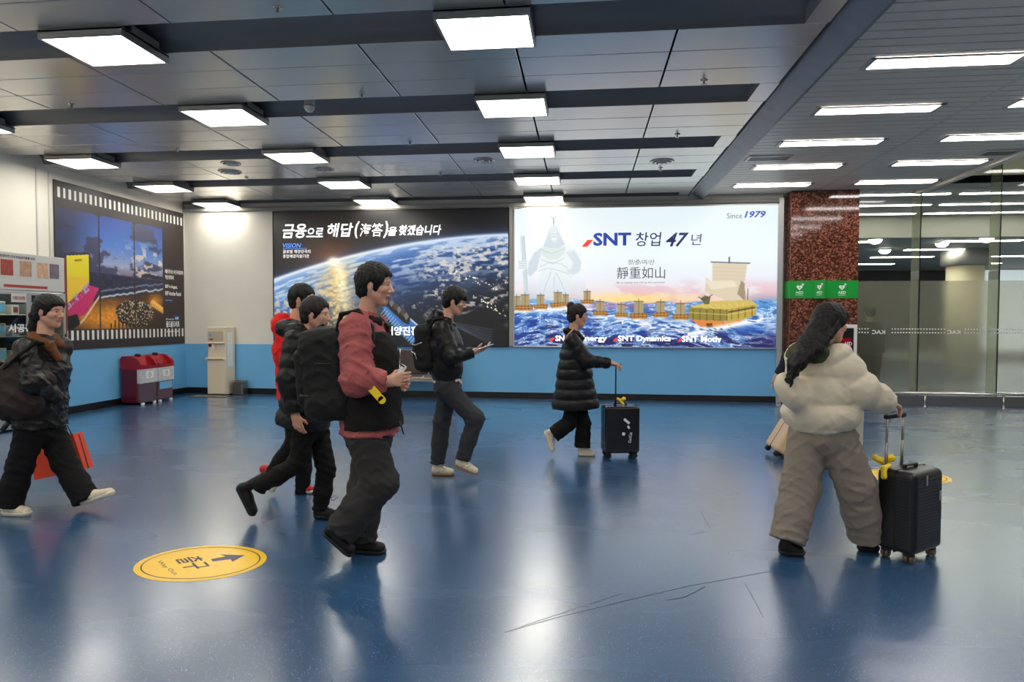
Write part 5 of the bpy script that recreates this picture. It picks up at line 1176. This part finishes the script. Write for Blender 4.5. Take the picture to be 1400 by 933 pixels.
# its backpack
t = empty('backpack', tuple(at(450, 570, 3.8)), 'large black travel backpack worn by the man in maroon', 'backpack')
Rm = frame((1, 0, .10)); c_ = np.array(at(451, 509, 3.78))
b = Soft(); b.rbox(c_+V3(.02, 0, 0), Rm, (.150, .165, .262), .07, .03); b.rbox(c_+V3(.06, 0, -.19), Rm, (.14, .165, .085), .06, .05); b.rbox(c_+V3(-.02, 0, .18), Rm, (.10, .14, .08), .06, .04); b.disp = folds(.006, 1.0); b.mesh('main_compartment', .010, M['pack'], t)
b = Soft(); b.rbox(c_+V3(-.125, 0, -.03), Rm, (.045, .13, .17), .035, .02); b.disp = folds(.004, 1.1, seed=2); b.mesh('front_pocket', .009, M['pack'], t)
for dz in (.06, -.13): MB().tube([tuple(c_+V3(-.16, -.10, dz)), tuple(c_+V3(-.10, -.155, dz)), tuple(c_+V3(.02, -.168, dz)), tuple(c_+V3(.13, -.16, dz+.01))], .006, 8).build('compression_strap', M['black'], t)
MB().tube([tuple(c_+V3(-.05, -.06, .265)), tuple(c_+V3(-.05, -.0, .295)), tuple(c_+V3(-.05, .06, .265))], .009, 8).build('grab_handle', M['black'], t)
sR = p.j['shoR']; strap(t, [c_+V3(.08, -.12, .20), sR+V3(-.09, .02, .075), sR+V3(.0, .045, .095), sR+V3(.085, .045, .0), sR+V3(.105, .03, -.14), sR+V3(.07, -.02, -.30), c_+V3(.14, -.15, -.16)], M['pack'], .05)
sL = p.j['shoL']; strap(t, [c_+V3(.08, .12, .20), sL+V3(-.08, -.02, .085), sL+V3(.0, -.02, .10), sL+V3(.10, -.02, .0), sL+V3(.12, -.03, -.14)], M['pack'], .05)
q = MB(); Mx = Matrix.Translation(at(512, 536, 3.52)) @ Matrix.Rotation(math.radians(47), 4, 'Y'); q.box(-.066, .062, -.003, .003, -.022, .022, .002, 1, Mx).lathe([(.022, -.003), (.022, .003)], 20, Mx @ Matrix.Translation((.062, 0, 0)) @ Matrix.Rotation(PI/2, 4, 'X')).box(-.085, -.060, -.003, .003, -.010, .010, .001, 1, Mx).box(-.095, -.080, -.004, .004, -.02, .02, .001, 1, Mx)
q.build('luggage_tag', M['tag_yellow'], t)['label'] = 'bright yellow luggage tag'

# 5. man reading his phone
p = Person(5.87, dict(head=(622, 412, 0), sho=(608, 448, 0), hip=(612, 528, 0), elbR=(619, 489, -.22), wriR=(649, 481, -.16), elbL=(622, 490, .18), wriL=(618, 508, .02),
    kneR=(650, 573, -.08), ankR=(632, 630, -.07), toeR=(654, 650, -.07), kneL=(604, 577, .06), ankL=(598, 636, .04), toeL=(623, 651, .04)),
    'man in black jacket with backpack reading a phone held in front', look=(1, 0, -.25), scale=1.0, h=.011)
p.body({'R': ((1, .1, .25), (0, .35, 1), (0, -1, .2), .55), 'L': ((.6, -.2, -1), (0, -1, 0), (1, 0, 0), .5)}, 1.05)
p.hair('fringe', HAIR, puff=.018)
p.jacket(M['nylon'], hem=.06, tr=(.125, .135, .145, .09), tf=(1.3, 1.3, 1.4, 1.7), sr=(.078, .070, .052), amp=.005, cuff=.015)
c = Soft(); n_ = p.spine(1.03)+V3(0, 0, .03); c.ell(n_+V3(-.065, 0, .03), frame((1, 0, .5)), (.08, .125, .10), .03); c.chain([n_+V3(0, -.085, .0), n_+V3(.07, 0, -.03), n_+V3(0, .085, 0)], [.035, .028, .035], .02); c.disp = folds(.006, 1.6); c.mesh('hood', .011, M['nylon'], p.root)
sh_ = Soft(); sh_.chain([p.spine(0)+V3(-.005, 0, .030), p.spine(0)+V3(0, 0, .12)], [.131, .12], .02, p.L, [1.3, 1.3], capa=True, capb=True); sh_.mesh('white_shirt', .011, M['sole_cream'], p.root)
p.pants(M['grey_trouser'], r=(.098, .078, .066), amp=.005, cut=.01)
shoe(p.root, 'sneaker', p.j['ankL'], z0(p.j['toeL']), (0, 0, 1), M['gum'], M['shoe_cream'], .010, 1.0, stripe=M['shoe_black'], laces=M['sole_cream'])
shoe(p.root, 'sneaker', p.j['ankR'], at(654, 651, 5.80), unit(V3(.35, 0, .94)), M['gum'], M['shoe_cream'], .010, 1.0, stripe=M['shoe_black'], laces=M['sole_cream'])
t = empty('smartphone', tuple(at(663, 475, 5.68)), 'pale smartphone held flat by the man with the small backpack', 'phone')
Mx = Matrix.Translation(at(663, 474.5, 5.67)) @ Matrix.Rotation(-.32, 4, 'Y')
MB().box(-.075, .075, -.036, .036, -.0045, .0045, .004, 2, Mx).build('phone_shell', M['phone'], t); MB().box(-.070, .070, -.032, .032, .0046, .0052, 0, 1, Mx).build('screen', mat('phone_screen', srgb(60, 70, 80), .1), t)
t = empty('backpack', tuple(at(585, 512, 5.85)), 'black everyday backpack with grey trim worn by the man with a phone', 'backpack')
Rm = frame((1, 0, .12)); c_ = np.array(at(585, 476, 5.85)); b = Soft(); b.rbox(c_, Rm, (.095, .14, .225), .075, .03); b.rbox(c_+V3(-.06, 0, -.07), Rm, (.06, .12, .13), .05, .03); b.disp = folds(.005, 1.2); b.mesh('main_compartment', .011, M['pack'], t)
b = Soft(); b.rbox(c_+V3(-.055, 0, .10), Rm, (.05, .11, .08), .04, .03); b.disp = folds(.004, 1.3); b.mesh('upper_pocket', .010, M['pack'], t)
MB().tube([tuple(c_+V3(-.125, -.09, .04)), tuple(c_+V3(-.09, -.125, .03)), tuple(c_+V3(-.02, -.145, .055))], .005, 8).tube([tuple(c_+V3(-.13, -.09, -.03)), tuple(c_+V3(-.09, -.13, -.045)), tuple(c_+V3(-.07, -.13, -.10))], .005, 8).build('grey_piping', M['case_metal'], t)
sR = p.j['shoR']; strap(t, [c_+V3(.05, -.10, .19), sR+V3(-.07, .03, .07), sR+V3(.0, .05, .085), sR+V3(.08, .05, .0), sR+V3(.095, .03, -.12), c_+V3(.12, -.13, -.14)], M['pack'], .045)
MB().tube([tuple(c_+V3(.0, -.03, .225)), tuple(c_+V3(-.02, 0, .27)), tuple(c_+V3(.0, .03, .225))], .007, 8).build('grab_handle', M['black'], t)

# 6. woman with the bun and long quilted coat
p = Person(6.92, dict(head=(790, 432, 0), sho=(783, 464, 0), hip=(787, 538, 0), elbR=(803, 494, -.20), wriR=(836, 497, -.12), elbL=(795, 495, .18), wriL=(797, 508, .12),
    kneR=(777, 580, -.06), ankR=(757, 594, -.06), toeR=(752, 619, -.06), kneL=(798, 580, .05), ankL=(796, 612, .03), toeL=(815, 624, .03)),
    'woman with hair in a bun and long black quilted coat pulling a suitcase', scale=.97, female=True, h=.011)
p.body({'R': ((1, 0, -.2), (-.1, 0, -1), (0, 1, 0), 1.3), 'L': ((.2, 0, -1), (0, -1, 0), (1, 0, 0), .7)}, .95)
p.hair('short', HAIR_BR, lambda b, q, R, c: (b.ell(q(-.085, 0, .105), R, (.042, .042, .04), .01), b.ell(q(.035, 0, .06), R, (.05, .072, .04), .02)))
MB().tube([tuple(p.j['head']+V3(-.115, -.03, .06)), tuple(p.j['head']+V3(-.12, -.035, .02))], .014, 8).build('hair_clip', M['chrome'], p.root)
p.jacket(M['nylon'], hem=-.155, tr=(.262, .180, .138, .085), tf=(1.0, 1.15, 1.4, 1.7), sr=(.078, .070, .056), quilt=(.105, .016), squilt=(.085, .010), amp=.003, name='quilted_coat', waist=.38)
c = Soft(); n_ = p.spine(1.03)+V3(0, 0, .03); c.chain([n_+V3(-.06, -.05, .04), n_+V3(.05, -.055, .0), n_+V3(.09, 0, -.04), n_+V3(.05, .055, .0), n_+V3(-.06, .05, .04), n_+V3(-.06, -.05, .04)], [.035, .035, .03, .035, .035, .035], .02); c.disp = folds(.004, 1.5); c.mesh('collar', .010, M['nylon'], p.root)
p.pants(M['black_wool'], r=(.08, .078, .088), amp=.004, cut=-.0, mid=.08)
shoe(p.root, 'shoe', p.j['ankL'], z0(p.j['toeL']), (0, 0, 1), M['sole_cream'], M['shoe_cream'], .010, .95, sole_t=.03, laces=M['sole_cream'])
shoe(p.root, 'shoe', p.j['ankR']+V3(-.02, 0, .01), at(754, 620, 6.86), unit(V3(.93, 0, .36)), M['sole_cream'], M['shoe_cream'], .010, .95, sole_t=.03)
q_ = MB().tube([at(771, 466, 6.70), at(777, 457, 6.69), at(785, 449, 6.76)], .006, 8).build('bag_strap', mat('tan_strap', srgb(196, 140, 104), .5), p.root)

# suitcases
def suitcase(name, label, c, ang, w, d, h, m, wheel_m, handle_h, tubes, ribs=0, tilt=0.0, zb=.055, grip_m=None, stickers=(), handle_y=None, rib_axis='v'):
    t = empty(name, (c[0], c[1], 0), label, 'suitcase')
    T = Matrix.Translation((c[0], c[1], 0)) @ Matrix.Rotation(tilt, 4, 'Y') @ Matrix.Rotation(ang, 4, 'Z')
    MB().box(-w/2, w/2, -d/2, d/2, zb, zb+h, .035, 4, T).build('shell', m, t)
    if ribs:
        n = ribs
        for sgn in (-1, 1):
            q = MB()
            for k in range(n):
                if rib_axis == 'v': x = -w/2+.04+(w-.08)*k/(n-1); q.box(x-.005, x+.005, sgn*d/2-.003, sgn*d/2+.004, zb+.05, zb+h-.05, .002, 1, T)
                else: z = zb+.05+(h-.1)*k/(n-1); q.box(-w/2+.03, w/2-.03, sgn*d/2-.003, sgn*d/2+.003, z-.003, z+.003, .001, 1, T)
            o = q.build('rib_relief', m, t)
        q = MB()
        for k in range(n): z = zb+.05+(h-.1)*k/(n-1); q.box(-w/2-.003, w/2+.003, -d/2+.03, -.012, z-.003, z+.003, .001, 1, T).box(-w/2-.003, w/2+.003, .012, d/2-.03, z-.003, z+.003, .001, 1, T)
        q.build('side_rib_relief', m, t)
    q = MB().box(-w/2-.003, w/2+.003, -.004, .004, zb-.002, zb+h+.003, .002, 1, T); q.build('zip_seam', M['rubber'], t)
    for sx in (-1, 1):
        for sy in (-1, 1):
            x, y = sx*(w/2-.045), sy*(d/2-.045); W_ = T @ Matrix.Translation((x, y, 0))
            q = MB().box(-.022, .022, -.022, .022, .035, zb+.008, .006, 1, W_).build('caster', M['rubber'], t)
            for s2 in (-.013, .013): MB().lathe([(.012, -.008), (.026, -.007), (.026, .007), (.012, .008)], 18, W_ @ Matrix.Translation((0, s2, .027)) @ Matrix.Rotation(PI/2, 4, 'X')).build('wheel', wheel_m, q)
    hy = d/2-.03 if handle_y is None else handle_y; zt = zb+h
    for x in tubes: MB().tube([T @ Vector((x, hy, zt-.01)), T @ Vector((x, hy, zt+handle_h*.5))], .009, 10).tube([T @ Vector((x, hy, zt+handle_h*.5)), T @ Vector((x, hy, zt+handle_h))], .0075, 10).build('telescopic_tube', grip_m or M['frame'], t)
    gx = (min(tubes)-.02, max(tubes)+.02) if len(tubes) > 1 else (tubes[0]-.055, tubes[0]+.055)
    MB().box(gx[0], gx[1], hy-.014, hy+.014, zt+handle_h-.004, zt+handle_h+.024, .008, 2, T).build('grip', M['rubber'], t)
    MB().box(-.07, .07, -.012, .012, zt+.012, zt+.024, .005, 2, T).box(-.07, -.055, -.01, .01, zt-.002, zt+.018, 0, 1, T).box(.055, .07, -.01, .01, zt-.002, zt+.018, 0, 1, T).build('carry_handle', M['rubber'], t)
    for (nm, x0, x1, z0_, z1_, mm, rz) in stickers:
        q = MB().box(x0, x1, -d/2-.0065, -d/2-.0055, z0_, z1_)
        cx, cz = (x0+x1)/2, (z0_+z1_)/2
        bmesh.ops.rotate(q.bm, cent=(cx, -d/2, cz), matrix=Matrix.Rotation(rz, 3, 'Y'), verts=q.bm.verts[:]); bmesh.ops.transform(q.bm, matrix=T, verts=q.bm.verts[:]); q.build(nm, mm, t)
    return t, T
M['case_black'] = mat('black_shell', srgb(24, 24, 25), .32, var=.15, vs=40, bump=.1, bs=100)
M['case_gloss'] = mat('black_gloss_shell', srgb(26, 27, 30), .22, coat=.3)
M['wheel_bronze'] = mat('wheel_bronze', srgb(120, 100, 80), .4, metal=.5)
def ribbon(t, c, s=1.0):
    c = np.array(c); b = Soft(); b.cone(c, c+V3(.03, -.01, .02)*s, .014*s, .018*s, .01); b.cone(c, c+V3(-.03, .01, .015)*s, .012*s, .016*s, .01); b.cone(c, c+V3(.02, -.02, -.03)*s, .008*s, .012*s, .01); b.disp = folds(.003, 3); b.mesh('yellow_ribbon', .005, M['tag_yellow'], t)
cs = onfloor(848, 627.5); cs = (cs.x, cs.y+.10)
t, T = suitcase('suitcase', 'black hard-shell suitcase with white stickers pulled by the woman with the bun', cs, math.radians(12), 
    .37, .24, .495, M['case_gloss'], M['rubber'], .42, (-.055,), ribs=0, grip_m=M['rubber'],
    stickers=(('white_sticker', .00, .075, .385, .41, M['white'], .7), ('white_sticker', .04, .075, .325, .345, M['white'], 1.0), ('white_sticker', -.01, .02, .25, .28, M['white'], .2)), handle_y=-.02)
MB().box(-.175, .175, -.122, -.110, .10, .535, .006, 2, T).build('front_panel', M['case_gloss'], t)
lettering('CoolCat', T @ Vector((.085, -.1285, .17)), T.to_3x3() @ Vector((.1, 0, 1)), T.to_3x3() @ Vector((-1, 0, .1)), .11, .032, M['white'], t, bold=.02)
ribbon(t, T @ Vector((.0, -.02, .60)), 1.1); S6 = T
sn = onfloor(1243, 768); ang = math.radians(38); sx_ = Vector((math.cos(ang), math.sin(ang), 0)); sy_ = Vector((-math.sin(ang), math.cos(ang), 0))
cc = sn+sx_*.15+sy_*.075+Vector((-.03, -.05, 0))
t, T = suitcase('suitcase', 'black ribbed suitcase with bronze wheels held by the woman in the cream coat', (cc.x, cc.y), ang, .34, .23, .495, M['case_black'], M['wheel_bronze'], .30, (-.115, .065), ribs=22, rib_axis='h',
    stickers=(('silver_badge', -.055, -.035, .47, .53, M['chrome'], 0), ('silver_lock', .10, .125, .36, .42, M['chrome'], 0)))
ribbon(t, T @ Vector((-.10, .11, .575)), 1.3); S7 = T
b = Soft(); b.chain([np.array(T @ Vector((-.13, .06, .565))), np.array(T @ Vector((-.185, .06, .555))), np.array(T @ Vector((-.20, .05, .505)))], [.012, .014, .016], .01, V3(0, 1, 0), [1.5]*3); b.mesh('yellow_tag', .006, M['tag_yellow'], t)

# 8. hidden traveller and beige suitcase, 7. woman in the cream coat
p = Person(6.95, dict(head=(1130, 436, 0), sho=(1115, 466, 0), hip=(1120, 550, 0), elbR=(1078, 490, -.20), wriR=(1063, 515, -.20), elbL=(1125, 505, .18), wriL=(1136, 535, .2),
    kneR=(1112, 590, -.06), ankR=(1108, 624, -.06), toeR=(1122, 633, -.06), kneL=(1128, 588, .06), ankL=(1132, 622, .06), toeL=(1146, 630, .06)),
    'traveller in dark navy sleeve almost hidden behind the cream-coated woman', scale=.95, h=.013)
p.body({'R': ((-.3, 0, -1), (0, 1, 0), (1, 0, 0), .9), 'L': ((.2, 0, -1), (0, -1, 0), (1, 0, 0), 1.2)})
p.hair('short'); p.jacket(M['navy'], hem=.02, sr=(.07, .06, .048), cuff=.02, tr=(.12, .12, .13, .08)); p.pants(M['denim_black'], r=(.09, .075, .065))
for q, yy_ in (('R', 0), ('L', 0)): shoe(p.root, 'shoe', p.j['ank'+q], z0(p.j['toe'+q]), (0, 0, 1), M['rubber'], M['shoe_black'], .012, .95)
bc = onfloor(1071, 634)
t, T = suitcase('suitcase', 'tilted beige hard-shell suitcase showing behind the grey sweatpants', (bc.x+.03, bc.y+.34), math.radians(0), .24, .40, .50, mat('beige_shell', srgb(214, 184, 142), .35), M['rubber'], .35, (.09,), tilt=math.radians(30), handle_y=0.0)
p = Person(4.22, dict(head=(1136, 442, 0), shoR=(1147, 492, -.10), shoL=(1097, 488, .16), hipR=(1141, 592, -.03), hipL=(1106, 590, .06), elbR=(1176, 533, -.14), wriR=(1216, 552, -.03), elbL=(1122, 535, .32), wriL=(1160, 553, .24),
    kneR=(1170, 664, -.02), ankR=(1184, 733, .05), toeR=(1203, 748, .07), kneL=(1094, 668, .0), ankL=(1077, 737, -.08), toeL=(1103, 756, -.09)),
    'woman in cream puffer coat and grey sweatpants with long dark hair', F=(.86, .5, 0), look=(.93, .35, -.1), scale=.96, female=True, h=.010)
p.body({'R': ((.8, .25, -.25), (-.1, 0, -1), (-.4, .9, 0), 1.3), 'L': ((.3, .1, -1), (0, -1, 0), (1, 0, 0), 1.2)}, .92)
O = p.j['head']
def lh(b, q, R, c):
    pts = [q(-.06, -.02, .02), np.array(at(1106, 470, 4.10)), np.array(at(1090, 496, 4.03)), np.array(at(1078, 522, 4.02))]
    b.chain(pts, [.07, .050, .034, .012], .03, V3(.7, -.2, .5), [1.1, 1.4, 1.5, 1.6])
    b.chain([q(.02, -.075, .03), np.array(at(1118, 478, 4.03)), np.array(at(1088, 500, 3.99)), np.array(at(1080, 530, 3.99))], [.022, .03, .018, .007], .02); b.ell(q(.03, 0, .045), R, (.06, .08, .05), .02)
p.hair('short', HAIR, lh)
p.jacket(M['cream_coat'], hem=.035, tr=(.172, .182, .165, .10), tf=(1.30, 1.3, 1.35, 1.6), sr=(.105, .100, .075), quilt=(.155, .030), squilt=(.14, .024), amp=.0035, name='puffer_coat', cuff=.02, front=-.01, k=.05, extra=lambda b: b.ell(np.array(at(1082, 536, 4.12)), frame((.5, 0, -.8)), (.13, .10, .08), .06))
c = Soft(); n_ = p.spine(1.04)+V3(0, 0, .035); f_, l_ = p.F, p.L
c.chain([n_-f_*.07-l_*.06, n_+f_*.01-l_*.10-V3(0, 0, .01), n_+f_*.09-V3(0, 0, .03), n_+f_*.01+l_*.10, n_-f_*.07+l_*.06, n_-f_*.07-l_*.06], [.045, .045, .035, .045, .048, .045], .03); c.ell(n_-f_*.09-V3(0, 0, .03), frame(f_), (.085, .165, .075), .03); c.disp = folds(.008, 1.6); c.mesh('olive_hood', .009, M['olive'], p.root)
p.pants(M['sweat'], r=(.125, .118, .108), rw=(.145, 1.25), amp=.006, cut=-.01, mid=.112)
shoe(p.root, 'shoe', p.j['ankL'], z0(p.j['toeL']), (0, 0, 1), M['rubber'], M['shoe_black'], .009, 1.0, sole_t=.03)
shoe(p.root, 'shoe', p.j['ankR'], z0(p.j['toeR']), (0, 0, 1), M['rubber'], M['shoe_black'], .009, 1.0, sole_t=.03)
t = empty('white_tote', tuple(at(1166, 608, 4.5)), 'small white bag with yellow strap between the cream coat and the suitcase', 'bag')
sheet_bag(t, [(1140, 566), (1178, 562), (1176, 608), (1142, 608)], 4.52, .08, M['white'])
MB().tube([at(1150, 566, 4.47), at(1158, 552, 4.47), at(1172, 556, 4.47), at(1178, 576, 4.47)], .006, 8).build('yellow_strap', M['tag_yellow'], t)

# 9. figure behind the frosted glass
p = Person(12.22, dict(head=(1189, 427, 0), sho=(1187, 447, 0), hip=(1190, 487, 0), elbR=(1204, 466, 0), wriR=(1206, 484, 0), elbL=(1172, 466, 0), wriL=(1171, 484, 0),
    kneR=(1195, 514, 0), ankR=(1196, 536, 0), toeR=(1199, 542, .15), kneL=(1183, 514, 0), ankL=(1182, 536, 0), toeL=(1184, 542, .15)),
    'person in dark clothing standing behind the frosted glass beside the granite pillar', F=(0, 1, 0), look=(.1, 1, 0), scale=1.0, h=.016)
p.body({'R': ((0, 0, -1), (0, 1, 0), (1, 0, 0), .5), 'L': ((0, 0, -1), (0, -1, 0), (1, 0, 0), .5)})
p.hair('short'); p.jacket(M['black_wool'], hem=-.2, name='long_coat'); p.pants(M['black_wool'])
for q in 'RL': shoe(p.root, 'shoe', p.j['ank'+q], z0(p.j['toe'+q]), (0, 0, 1), M['rubber'], M['shoe_black'], .014)
